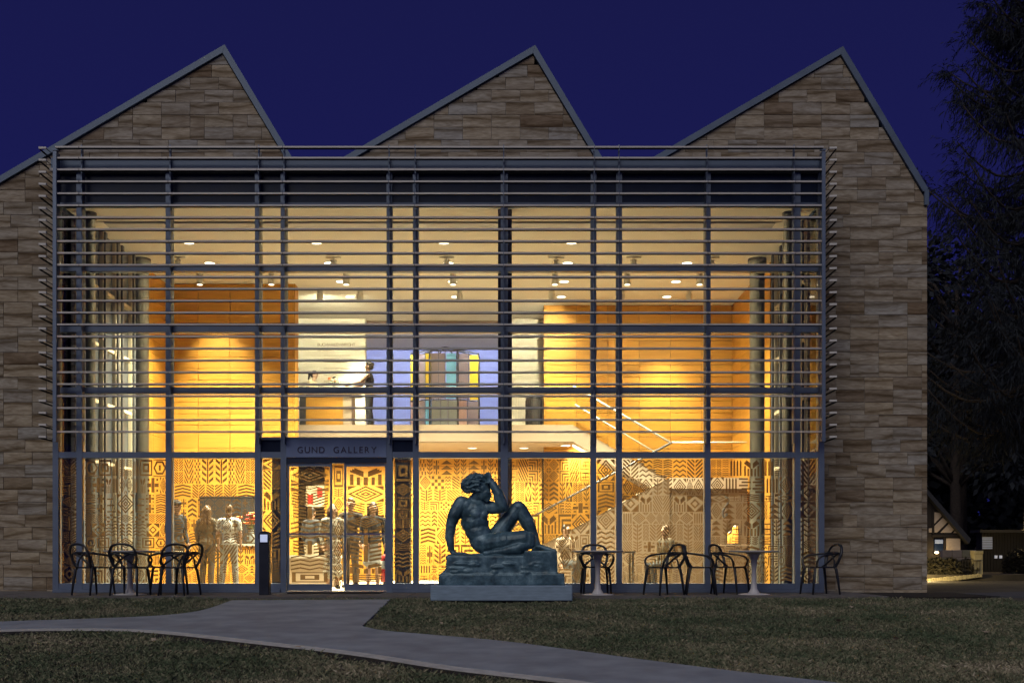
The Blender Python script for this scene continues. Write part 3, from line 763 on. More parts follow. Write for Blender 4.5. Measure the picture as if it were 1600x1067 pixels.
for x in (pX(87, -.3), pX(1286, -.3)):
    pb = MB().box(x-.03, x+.03, -.35, -.18, zbot, pZ(238, -.3)); obj('screen_post', pb, M['alu'], scr)
fins = {}
for s_ in (-1, 1):
    f_ = MB().box(-.064, .064, -.36, -.325, -.017, .017, 0); k_ = len(f_.f)
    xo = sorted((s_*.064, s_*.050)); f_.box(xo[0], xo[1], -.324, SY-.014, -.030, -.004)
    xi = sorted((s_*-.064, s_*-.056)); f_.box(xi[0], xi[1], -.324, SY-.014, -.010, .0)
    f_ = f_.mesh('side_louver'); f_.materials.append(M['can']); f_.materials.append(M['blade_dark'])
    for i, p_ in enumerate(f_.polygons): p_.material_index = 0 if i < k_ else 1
    fins[s_] = f_
rows2 = [231.0+18.80*i for i in range(25)]
for yy in rows2:
    for s in (-1, 1):
        o = link('side_louver', fins[s], None, scr)
        o.location = (pX(66, -.36) if s < 0 else pX(1302, -.36), 0, pZ(yy, -.36)); o.rotation_euler = (0, R(-2*s), 0)
for s in (-1, 1):
    xx = GX0-.03 if s < 0 else GX1+.03
    for yy in rows2[::4]: obj('side_bracket', MB().box(min(xx, xx+s*.10), max(xx, xx+s*.10), .2, .26, pZ(yy, .2)-.045, pZ(yy, .2)-.02), M['alu'], scr)

# ================================================================== INTERIOR
CE = 6.9; F2 = 3.78
IX0, IX1 = -7.9, 5.46
LW_Y, RW_Y, FL_Y, BW_Y = 5.9, 8.1, 7.0, 9.7
fl = obj('ground_floor', MB().box(IX0-.1, IX1+.1, .13, 15.6, -.12, .0), M['floor'], B)
ce = obj('ceiling', MB().box(IX0-.15, IX1+.15, .15, 1.05, CE, CE+.2).box(IX0-.15, IX1+.15, 1.12, 15.6, CE, CE+.2).box(IX0-.15, IX1+.15, 1.05, 1.12, CE+.1, CE+.2), M['ceiling'], B)
obj('blind_housing', MB().box(pX(168, 1.3), pX(1208, 1.3), 1.12, 1.52, CE-.03, CE-.002), M['greypanel'], B)
# left and right side screens: grey panels, pale edged posts, rails at the transom heights
for s in (-1, 1):
    x = IX0 if s < 0 else IX1
    y_end = 3.95
    sd = lambda x0, x1: (min(x+s*x0, x+s*x1), max(x+s*x0, x+s*x1))
    ya = SY+.06; k = 0
    while ya < y_end-.05:
        yb = min(ya+.42, y_end)
        a, b = sd(.06, .12); obj('side_panel', MB().box(a, b, ya+.006, yb-.006, .0, CE-.003), M['panel_grey'], B)
        ya = yb; k += 1
    for yy in (.97, 1.72, 2.42, 2.66, 3.36):
        a, b = sd(-.02, .055); obj('pale_post', MB().box(a, b, yy-.012, yy+.012, .0, CE-.004), M['strip'], B)
        a, b = sd(-.06, .055); obj('grey_post', MB().box(a, b, yy+.021, yy+.12, .0, CE-.006), M['panel_grey'], B)
    for z in zT:
        for q in ((.9, 1.4), (1.75, 2.25), (2.75, 3.25)):
            a, b = sd(-.05, .054); obj('side_rail', MB().box(a, b, q[0], q[1], z-.03, z+.03), M['strip'], B)
    obj('side_backing', MB().box(*sd(.125, .2), SY+.05, 15.6, -.1, CE+.1), M['white'], B)
colm = lambda r: MB().lathe([(r, .002), (r, CE-.12), (r*1.25, CE-.115), (r*1.25, CE-.002)], 28).mesh('column')
cA = colm(.10); cB = colm(.155)
for xx, yy, m in ((pX(140, .55), .55, cA), (pX(221, 3.75), 3.75, cB), (pX(1183, 3.75), 3.75, cB), (pX(1233, .55), .55, cA)):
    o = link('column', m, M['column'], B, True); o.location = (xx, yy, 0)
o = obj('column', MB().box(-.125, .125, -.12, .12, 0.002, CE-.004), M['steel_dark'], B); o.location = (pX(789, .45), .45, 0)
def wood_wall(x0, x1, y, z0_, z1_, rows_, cols, parent, depth=.03, face=-1):
    for i in range(cols):
        for j in range(len(rows_)-1):
            a = x0+(x1-x0)*i/cols; b = x0+(x1-x0)*(i+1)/cols
            obj('wood_panel', MB().box(a+.004, b-.004, y, y+depth, rows_[j]+.004, rows_[j+1]-.004, .003), M['wood'], parent)
def rows_of(z0_, z1_, hs):
    z = [z0_]; i = 0
    while z[-1] < z1_-.05: z.append(min(z[-1]+hs[i % len(hs)], z1_)); i += 1
    return z
lw = obj('wood_wall', MB().box(IX0-.05, pX(459, LW_Y), LW_Y+.032, LW_Y+.4, .0, CE-.003), M['steel_dark'], B)
wood_wall(IX0-.05, pX(459, LW_Y), LW_Y, 0, CE, rows_of(.01, CE-.006, (.52, .26, .26)), 4, lw)
obj('wall_end', MB().box(pX(459, LW_Y)+.002, pX(459, LW_Y)+.03, LW_Y, LW_Y+.4, 0, CE-.003), M['wood'], lw)
rx0, rx1 = pX(850, RW_Y), IX1+.05
rw = obj('wood_wall', MB().box(rx0, rx1, RW_Y+.032, RW_Y+.4, 0, CE-.003), M['steel_dark'], B)
wood_wall(rx0+.03, rx1, RW_Y, 0, CE, rows_of(.01, CE-.006, (.60, .30)), 6, rw)
obj('wall_end', MB().box(rx0, rx0+.028, RW_Y, RW_Y+.4, 0, CE-.003), M['wood'], rw)
# wood returns on the two side walls behind the rear columns
for s in (-1, 1):
    x = IX0 if s < 0 else IX1; ye = LW_Y if s < 0 else RW_Y
    par = obj('wood_return', MB().box(min(x+s*.07, x+s*.12), max(x+s*.07, x+s*.12), 3.96, ye-.003, 0, CE-.003), M['steel_dark'], B)
    zz = rows_of(.01, CE-.006, (.60, .30)); n = 2 if s < 0 else 4
    for i in range(n):
        for j in range(len(zz)-1):
            ya, yb = 3.96+(ye-3.97)*i/n, 3.96+(ye-3.97)*(i+1)/n
            obj('wood_panel', MB().box(min(x+s*.03, x+s*.066), max(x+s*.03, x+s*.066), ya+.004, yb-.004, zz[j]+.004, zz[j+1]-.004), M['wood'], par)
# upper floor, back wall with wide opening, lavender room
sx = pX(895, FL_Y)
obj('upper_floor', MB().box(IX0+.0, sx, FL_Y+.02, 15.6, F2-.42, F2), M['plaster'], B)
obj('floor_fascia', MB().box(pX(462, FL_Y), sx-.001, FL_Y-.02, FL_Y+.018, F2-.40, F2+.004), M['plaster'], B)
ox0, ox1 = pX(568, BW_Y), pX(797, BW_Y)
obj('back_wall', MB().box(IX0, ox0, BW_Y, BW_Y+.2, F2+.002, CE-.002).box(ox1, IX1, BW_Y, BW_Y+.2, F2+.002, CE-.002), M['white'], B)
obj('opening_jamb', MB().box(ox0-.002, ox0+.05, BW_Y-.02, BW_Y+.24, F2+.003, CE-.004).box(ox1-.05, ox1+.002, BW_Y-.02, BW_Y+.24, F2+.003, CE-.004), M['white'], B)
obj('opening_lintel', MB().box(ox0+.051, ox1-.051, BW_Y+.3, BW_Y+.5, pZ(513, BW_Y+.3), CE-.003), pbr('brown_lintel', (.16, .11, .08), .6), B)
obj('lavender_wall', MB().box(-7.8, 5.3, 14.2, 14.4, F2+.002, CE-.003), M['lavender'], B)
# ground floor back wall of wood under the balcony
gw = obj('wood_wall', MB().box(pX(459, LW_Y)+.04, rx0, 9.94, 10.1, 0, F2-.43), M['steel_dark'], B)
wood_wall(pX(459, LW_Y)+.04, rx0, 9.9, 0, 0, rows_of(.01, F2-.432, (.34, .34, .66)), 6, gw)
# vestibule posts seen through the pattern
for x0_, w in ((pX(436, .9), .20), (pX(630, .9), .28)):
    obj('vestibule_post', MB().box(x0_-w/2, x0_+w/2, .75, 1.05, .002, zS1), M['steel_dark'], B)
# ---- stairs
ST = thing('staircase', 'tan staircase rising right to a landing then left to the upper floor', 'staircase', (0, 0, 0))
LZ = 2.43; lx = pX(1046, 5.7)
gx = lx - LZ/.53
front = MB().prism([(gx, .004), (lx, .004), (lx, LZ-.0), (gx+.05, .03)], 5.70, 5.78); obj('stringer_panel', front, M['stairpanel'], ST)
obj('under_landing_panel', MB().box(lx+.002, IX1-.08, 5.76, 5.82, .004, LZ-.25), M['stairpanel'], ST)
obj('landing', MB().box(lx+.002, IX1-.08, 5.70, 8.04, LZ-.248, LZ), M['plaster'], ST)
n = 14
for i in range(n):
    xa = lx - (i+1)*(lx-gx)/n; z = LZ-(i+1)*LZ/n
    obj('step', MB().box(xa, lx-i*(lx-gx)/n-.002, 5.79, 6.75, max(z-.03, .003), z+.02), M['floor'], ST)
u1 = lx+.15
fx = sx; fall = (F2-LZ)/(u1-fx)
obj('upper_stringer', MB().prism([(fx, F2-.40), (fx, F2+.002), (u1, LZ+.02), (u1, LZ-.2), (u1-.35, LZ-.2)], FL_Y-.02, FL_Y+.05), M['plaster'], ST)
obj('soffit', MB().prism([(fx+.01, F2-.40), (fx+.01, F2-.36), (u1-.34, LZ-.16), (u1-.34, LZ-.2)], FL_Y+.052, RW_Y-.03), M['plaster'], ST)
for i in range(8):
    xa = fx+i*(u1-fx)/8; z = F2-(i+1)*(F2-LZ)/9
    obj('step', MB().box(xa, xa+(u1-fx)/8-.002, FL_Y+.052, RW_Y-.03, z-.05, z), M['floor'], ST)
def railing(pts, y, h, name, par, mat, r=.026):
    obj(name, MB().tube([(p[0], y, p[1]+h) for p in pts], r, 8), mat, par, True)
railing([(fx, F2), (u1+.05, LZ)], FL_Y-.06, .92, 'handrail', ST, M['rail'])
railing([(fx+.1, F2), (u1+.05, LZ+.02)], FL_Y+.95, .62, 'handrail', ST, M['rail'], .02)
railing([(lx+.05, LZ), (gx+.6, .28)], 5.68, .80, 'handrail', ST, M['steel_dark'])
railing([(lx+.05, LZ), (IX1-.1, LZ)], 5.68, .80, 'landing_rail', ST, M['rail'], .02)
obj('balustrade_glass', MB().prism([(fx+.02, F2+.06), (fx+.02, F2+.88), (u1, LZ+.88), (u1, LZ+.06)], FL_Y-.065, FL_Y-.053), M['clear'], ST)
obj('balustrade_glass', MB().prism([(lx-.01, LZ+.05), (lx-.01, LZ+.76), (gx+.6, 1.05), (gx+.6, .34)], 5.672, 5.684), M['clear'], ST)
BAL = thing('balcony_balustrade', 'clear glass balustrade with pale handrail along the upper floor edge', 'balustrade', (0, FL_Y, F2))
bx = pX(462, FL_Y); nb = 5
for i in range(nb):
    a = bx+(sx-bx)*i/nb; b = bx+(sx-bx)*(i+1)/nb
    obj('glass_panel', MB().box(a+.01, b-.01, .03, .042, .006, .86), M['clear'], BAL)
obj('handrail', MB().box(bx, sx, .005, .065, .87, .915), M['rail'], BAL)

# ---- ceiling lights and spot cans; every lamp lights for real
WARM = (1.0, .90, .58)
def spot(parent, loc, target, energy, size, blend=.6, rad=.05, col=WARM):
    d = bpy.data.lights.new('lamp_light', 'SPOT'); d.energy = energy; d.spot_size = R(size); d.spot_blend = blend; d.shadow_soft_size = rad; d.color = col
    o = bpy.data.objects.new('lamp_light', d); COL.objects.link(o); o.location = loc
    o.rotation_euler = (Vector(target)-Vector(loc)).to_track_quat('-Z', 'Y').to_euler()
    if parent is not None: o.parent = parent
    return o
disc = MB().lathe([(.105, 0), (.105, .004)], 24).mesh('lens')
trim = MB().lathe([(.108, .005), (.108, -.002), (.124, -.002), (.13, .006)], 24, caps=False).mesh('trim')
E_DOWN = 5900
grid = [(2.5, (0, 1, 2, 3)), (4.07, (0, 1, 2, 3, 4)), (5.7, (1, 2, 3, 4)), (7.2, (1, 2, 3, 4)), (9.0, (1, 2))]
rown = ['front row', 'second row', 'middle row', 'fourth row', 'rearmost row']
coln = ['far left', 'left of centre', 'centre', 'right of centre', 'far right']
for ri, (yy, cols) in enumerate(grid):
    for c in cols:
        x = -6.46+2.55*c
        t = thing('ceiling_light', 'round recessed downlight in the white ceiling, %s, %s' % (rown[ri], coln[c]), 'ceiling light', (x, yy, CE-.008), 0, 'round downlights in the gallery ceiling')
        link('lens', disc, M['disc'], t); link('trim', trim, M['can'], t, True)
        spot(t, (0, 0, -.03), (0, 0, -3), E_DOWN*(1 if yy < 5 else .55), 100 if yy < 5 else 74, 1.0, .09)
canm = MB().lathe([(.07, -.30), (.075, -.29), (.075, -.14), (.05, -.12), (.05, -.10), (.07, -.09), (.07, -.065), (.05, -.055)], 16).mesh('can')
stem = MB().lathe([(.016, -.055), (.016, -.003)], 10).mesh('stem'); base = MB().box(-.16, .16, -.018, .018, -.022, -.002).mesh('track_plate')
lensm = MB().lathe([(.058, -.306), (.058, -.302)], 16).mesh('lens')
cans = [(3.6, (278, 521, 698, 869, 990, 1112)), (4.75, (312, 424, 541, 708, 867, 980, 1093)), (6.35, (500, 563, 718, 862, 972, 1077))]
ordw = ['first', 'second', 'third', 'fourth', 'fifth', 'sixth', 'seventh']
for ri, (yy, cols) in enumerate(cans):
    for ci, c in enumerate(cols):
        x = pX(c, yy)
        t = thing('spotlight', 'white cylinder spotlight hanging in the %s spot row, %s from the left' % (('nearest', 'middle', 'rear')[ri], ordw[ci]), 'spotlight', (x, yy, CE), 0, 'white cylinder spotlights under the ceiling')
        link('can', canm, M['can'], t, True); link('stem', stem, M['can'], t); link('track_plate', base, M['can'], t); link('lens', lensm, M['disc'], t)
def track_target(idx, tx, ty, tz, e, size):  # aimed spots are the cans nearest the walls
    ri, ci = idx; yy = cans[ri][0]; x = pX(cans[ri][1][ci], yy)
    spot(None, (x, yy, CE-.33), (tx, ty, tz), e, size, .9, .05).name = 'spot_beam'
track_target((1, 0), pX(345, LW_Y), LW_Y, pZ(600, LW_Y), 800, 60)
track_target((2, 0), pX(505, BW_Y), BW_Y, pZ(560, BW_Y), 560, 100)
track_target((2, 1), pX(520, BW_Y), BW_Y, pZ(565, BW_Y), 200, 100)
track_target((1, 2), pX(508, 8.35), 8.35, pZ(640, 8.35), 700, 34)
track_target((1, 4), pX(930, RW_Y), RW_Y, pZ(660, RW_Y), 380, 84)
track_target((1, 5), pX(1010, RW_Y), RW_Y, pZ(640, RW_Y), 500, 80)
track_target((1, 6), pX(1090, RW_Y), RW_Y, pZ(660, RW_Y), 400, 84)
track_target((2, 3), pX(822, BW_Y), BW_Y, pZ(590, BW_Y), 800, 80)
# cool light of the room beyond and warm lights under the balcony
for x in (-5.2, -2.9, -.6, .9):
    t = thing('ceiling_light', 'cool downlight in the lavender room behind the opening, %s' % ('far left' if x < -5 else 'left' if x < -2 else 'middle' if x < 0 else 'right'), 'ceiling light', (x, 10.45, CE-.008), 0, 'cool downlights in the far room')
    link('lens', disc, emit('cool_disc', (.8, .85, 1), 5), t); link('trim', trim, M['can'], t)
    spot(t, (0, 0, -.03), (0, 1.3, -1.25), 420, 150, .8, .12, (.86, .90, 1.0))
for x in (-4.2, -2.6, -1.0, .3, 1.3):
    for yy in (8.35 if x < 1 else 7.7,):
        t = thing('ceiling_light', 'downlight under the balcony, %s' % ('far left' if x < -4 else 'left' if x < -2 else 'middle' if x < 0 else 'right' if x < 1 else 'added at far right to brighten the stair wall'), 'ceiling light', (x, yy, F2-.428), 0, 'downlights under the balcony')
        link('lens', disc, M['disc'], t); link('trim', trim, M['can'], t)
        spot(t, (0, 0, -.03), (0, .7, -3) if x < 1 else (1.9, .25, -1.7), 1500 if x < 1 else 550, 140, .8, .09)  # last lamp is added, turned sideways to brighten the wall beside the stairs
# ================================================================== STATUE
SC = .00209; PY = -2.55           # plinth front plane
PXc = (783.5-800)/1760*(20+PY)
pzb = -.05; ph = .24
pl = tag(obj('plinth', MB().box(-1.10, 1.10, 0, 1.15, 0, ph, .012), M['plinth']), 'low blue grey stone plinth under the seated bronze figure', 'plinth')
pl.location = (PXc, PY, pzb)
ST_Z = pzb + ph
S = thing('statue', 'dark blue green bronze statue of a seated figure with one hand on its head', 'statue', (PXc, PY+.55, ST_Z))
def q(cx, cy, y=0.0): return ((cx-590)*SC, y, (920-cy)*SC)
body = MB()
def C(a, ra, b, rb): body.cap(q(*a), ra, q(*b), rb, 14)
def E(c, r, ry=0, rx=0): body.ball(q(*c), r, 14, 10, rot=Matrix.Rotation(R(ry), 4, 'Y') @ Matrix.Rotation(R(rx), 4, 'X'))
# torso: broad chest leaning back over the supporting arm, narrow waist, heavy hips
E((372,362,.0), (.245,.160,.20), 12); E((384,450,-.01), (.232,.150,.19), 10); E((412,525,-.02), (.215,.150,.17), 12)
E((458,598,.0), (.25,.20,.185), 16); C((345,330,.0), .13, (430,560,-.01), .12)
E((320,315,-.02), (.13,.13,.12), -20); E((440,335,.06), (.12,.13,.11), 20)     # shoulders and upper chest
E((385,384,-.112), (.092,.066,.092)); E((452,392,-.07), (.075,.070,.085))

# neck, bowed head
C((372,285,.01), .088, (412,225,-.04), .085)
E((435,195,-.04), (.130,.125,.125)); E((462,232,-.07), (.090,.092,.110), 26)
C((472,250,-.085), .058, (480,278,-.085), .040)
C((498,232,-.10), .013, (510,250,-.105), .019); E((496,268,-.095), (.022,.026,.013)); C((472,214,-.14), .018, (506,222,-.13), .016)
C((380,300,-.05), .06, (440,300,-.02), .055)
# supporting arm (image left)
C((283,300,-.03), .122, (225,400,-.06), .108); C((225,400,-.06), .105, (202,470,-.07), .080)
C((204,470,-.07), .086, (192,560,-.06), .076); C((192,560,-.06), .074, (206,655,-.06), .050)
C((205,655,-.06), .045, (225,682,-.07), .042); E((245,684,-.07), (.085,.065,.032))
for k, (dx, yy) in enumerate(((70,-.145),(88,-.115),(94,-.085),(84,-.055))):
    C((252,684,yy*.7-.02), .022, (262+dx*.5,682,yy), .020); C((262+dx*.5,682,yy), .020, (254+dx,694,yy-.01), .015)
C((228,684,-.03), .024, (262,692,.015), .018)
# raised arm: heavy upper arm across, forearm up to the hair
C((440,322,.10), .12, (530,334,.0), .104); C((530,334,.0), .102, (588,336,-.08), .084)
C((596,328,-.085), .096, (566,235,-.11), .088); C((566,235,-.11), .086, (524,158,-.11), .060)
E((504,132,-.11), (.058,.042,.058), 20)
for dx, dz, yy in ((6,-52,-.14),(-8,-58,-.125),(-24,-56,-.105),(-40,-46,-.085)):
    C((502+dx*.3,125,yy), .021, (500+dx*.8,125+dz*.55,yy), .019); C((500+dx*.8,125+dz*.55,yy), .019, (498+dx,125+dz,yy+.02), .014)
C((500,145,-.15), .023, (468,148,-.165), .018)
# raised leg (farther)
C((530,590,.10), .165, (630,440,.14), .140); C((630,440,.14), .138, (700,347,.14), .118); E((718,330,.13), (.118,.115,.108), 20)
C((738,345,.13), .102, (784,440,.15), .118); C((784,440,.15), .116, (840,560,.15), .076); C((838,560,.15), .064, (866,628,.14), .056)
C((866,632,.14), .060, (930,650,.10), .052); C((930,650,.10), .050, (996,662,.06), .030); C((845,655,.15), .058, (882,655,.14), .05)
# folded leg (nearer)
C((480,612,-.06), .168, (620,588,-.18), .160); C((620,590,-.18), .148, (760,570,-.24), .132); E((795,575,-.24), (.122,.115,.125))
C((800,605,-.235), .098, (720,640,-.30), .092); C((720,640,-.30), .090, (610,664,-.28), .062); C((610,664,-.28), .058, (540,674,-.25), .052)
C((540,674,-.25), .050, (462,682,-.29), .036)
link('figure', remeshed('figure', body, .0095, 9), M['bronze'], S)
hair = MB(); rh = random.Random(4)
E_ = lambda c, r, ry=0: hair.ball(q(*c), r, 14, 10, rot=Matrix.Rotation(R(ry), 4, 'Y'))
E_((396,160,.0), (.222,.175,.140), 10); E_((328,172,.03), (.085,.115,.10)); E_((450,142,-.0), (.10,.13,.085), 10)
for k in range(150):
    th = rh.uniform(0, 2*math.pi); ph_ = rh.uniform(-.55, 1.5)
    vx, vy, vz = math.cos(th)*math.cos(ph_), math.sin(th)*math.cos(ph_), math.sin(ph_)
    if vy < -.15 and vx > .35 and vz < .45: continue
    c_ = Vector(q(394,160,.0)) + Vector((vx*.228, vy*.178, vz*.142))
    t_ = Vector((-vy, vx, rh.uniform(-.6,.6))).normalized()*rh.uniform(.02, .05)
    hair.cap(c_-t_, .024, c_+t_+Vector((vx,vy,vz))*.012, .015, 8)
for k in range(13):
    p0 = Vector(q(318+k*11, 212-k*1.4+6*math.sin(k*1.9), -.125-.02*math.sin(k)))
    hair.cap(p0, .028, p0+Vector((.03, -.012, -.012)), .018, 8)
link('hair', remeshed('hair', hair, .0085, 1), M['bronze'], S)
bm_ = MB()
zc = lambda cy: (920-cy)*SC
def rock(x0, x1, y0, y1, c0, c1, taper=.0, tl=0, tr=0):
    X0, X1 = (x0-590)*SC, (x1-590)*SC; Z1, Z0 = zc(c0), zc(c1); t = taper
    bm_.add([(X0,y0,Z0),(X1,y0,Z0),(X1,y1,Z0),(X0,y1,Z0),(X0+t+tl,y0+t,Z1),(X1-t-tr,y0+t,Z1),(X1-t-tr,y1-t,Z1),(X0+t+tl,y1-t,Z1)],
            [(0,3,2,1),(4,5,6,7),(0,1,5,4),(1,2,6,5),(2,3,7,6),(3,0,4,7)])
rock(118, 1062, -.46, .46, 838, 920, .012); rock(165, 775, -.43, .42, 700, 850, .015, .02, 0); rock(755, 1010, -.445, .40, 662, 850, .010)
rock(120, 200, -.42, .40, 800, 845, .01, .10, 0)
bm_.cap(q(190,716,-.25), .05, q(560,702,-.25), .06); bm_.cap(q(560,702,-.25), .06, q(770,694,-.25), .05); bm_.cap(q(190,712,.1), .05, q(770,700,.1), .05)
rock(810, 1064, -.475, .40, 832, 918, .010); rr_ = random.Random(3)
for k in range(34):     # tool marks and lumps on the cast rock
    bm_.ball(q(rr_.uniform(200,980), rr_.choice((rr_.uniform(735,830), rr_.uniform(850,905))), -.43-.0), (rr_.uniform(.05,.14), rr_.uniform(.016,.026), rr_.uniform(.015,.035)), 8, 6)
link('bronze_base', remeshed('bronze_base', bm_, .012, 5), M['bronze'], S)

# ================================================================== CHAIRS AND TABLES
def make_chair():
    t = thing('cafe_chair', None, None)
    seat = MB(); n = 20; top = []; 
    pr = []
    for k in range(n):
        a = 2*math.pi*k/n; c, s_ = math.cos(a), math.sin(a)
        pr.append((math.copysign(abs(c)**.6, c)*.225, math.copysign(abs(s_)**.6, s_)*.215))
    seat.slab(pr, .445, .468); obj('seat', seat, M['chair'], t)
    for sx_, sy_ in ((-1,-1),(1,-1),(-1,1),(1,1)):
        obj('leg', MB().tube([(sx_*.19, sy_*.17, .455), (sx_*.205, sy_*.19, .42), (sx_*.222, sy_*.222, .2), (sx_*.232, sy_*.245, .0)], [.024,.025,.020,.015], 8), M['chair'], t, True)
    def hoop(name, P, r):
        Q = P + [(-x, y, z) for x, y, z in P[::-1][1:]]
        obj(name, MB().tube(spline(Q, 5), r, 7, 1.25), M['chair'], t, True)
    hoop('arm_hoop', [(-.215,-.17,.455), (-.275,-.185,.56), (-.285,-.11,.64), (-.265,.05,.672), (-.22,.20,.69), (-.11,.262,.70), (0,.275,.702)], .0165)
    hoop('back_hoop', [(-.17,.19,.455), (-.215,.235,.57), (-.225,.275,.70), (-.17,.305,.80), (-.08,.318,.832), (0,.32,.838)], .019)
    for s_ in (-1, 1):
        obj('cross_loop', MB().tube(spline([(s_*.20,.15,.46), (s_*.10,.215,.55), (-s_*.03,.25,.64), (-s_*.15,.27,.69), (-s_*.225,.24,.63), (-s_*.205,.21,.54), (-s_*.14,.19,.46)], 5), .0145, 7, 1.2), M['chair'], t, True)
    return t
chair0 = make_chair(); first = [True]
def chair(pxx, y, rz, label):
    o = chair0 if first[0] else copy_tree(chair0); first[0] = False
    o.location = (pX(pxx, y), y, ground_z(y)+.03 if y < TER_Y else 0.0); o.rotation_euler = (0, 0, R(rz)); o.scale = (1.0, 1.0, 1.0)
    tag(o, label, 'chair', 'black looped cafe chairs along the glass front')
chair(146, -1.35, 148, 'black looped chair at the far left, left of the white pedestal table')
chair(204, -1.55, 172, 'black looped chair with its back to the lawn in front of the left white table')
chair(264, -1.05, -142, 'black looped chair right of the left white table, nearer the glass')
chair(281, -1.5, -108, 'black looped chair right of the left white table, nearer the lawn')
chair(931, -.72, 2, 'black looped chair behind the white table beside the statue, against the glass')
chair(1037, -1.3, -62, 'black looped chair standing alone between the two right hand tables, turned left')
chair(1095, -1.2, 84, 'black looped chair seen side on, backrest left, facing the rightmost white table')
chair(1141, -.75, 52, 'black looped chair next to the rightmost white table, closer to the glass')
chair(1281, -.95, -78, 'black looped chair at the far right in front of the stone wall')
def make_table():
    t = thing('pedestal_table', None, None)
    obj('table_top', MB().lathe([(.30,.700), (.40,.712), (.425,.722), (.425,.732), (.415,.736)], 40), M['table'], t, True)
    obj('pedestal', MB().lathe([(.13,.012), (.09,.035), (.055,.10), (.042,.22), (.040,.42), (.052,.56), (.085,.66), (.14,.698)], 28), M['table'], t, True)
    obj('foot', MB().lathe([(.27,.0), (.268,.008), (.20,.018), (.13,.024)], 36), M['table'], t, True)
    return t
tb0 = make_table()
for k, (pxx, y, lab) in enumerate(((203, -1.15, 'white pedestal table at the left among four black chairs'), (934, -1.25, 'white pedestal table beside the right end of the statue plinth'), (1178, -1.1, 'rightmost white pedestal table on the terrace'))):
    o = tb0 if k == 0 else copy_tree(tb0); o.location = (pX(pxx, y), y, 0); tag(o, lab, 'table', 'white pedestal tables on the terrace')

# ================================================================== BOLLARD
bo = thing('bollard', 'dark navy door opener bollard with a pale square plate', 'bollard', (pX(414, -1.3), -1.3, 0))
obj('post', MB().box(-.082, .082, -.075, .075, 0, .93, .008), M['bollard'], bo)
obj('cap', MB().prism([(-.09, .932), (.09, .932), (.09, 1.0), (.075, 1.03), (.045, 1.052), (0, 1.06), (-.045, 1.052), (-.075, 1.03), (-.09, 1.0)], -.085, .085), M['bollard'], bo)
obj('plate', MB().box(-.06, .06, -.096, -.086, .875, 1.0, .003), M['signplate'], bo)
obj('plate_rim', MB().box(-.07, .07, -.0855, -.0765, .862, .93), M['bollard'], bo)

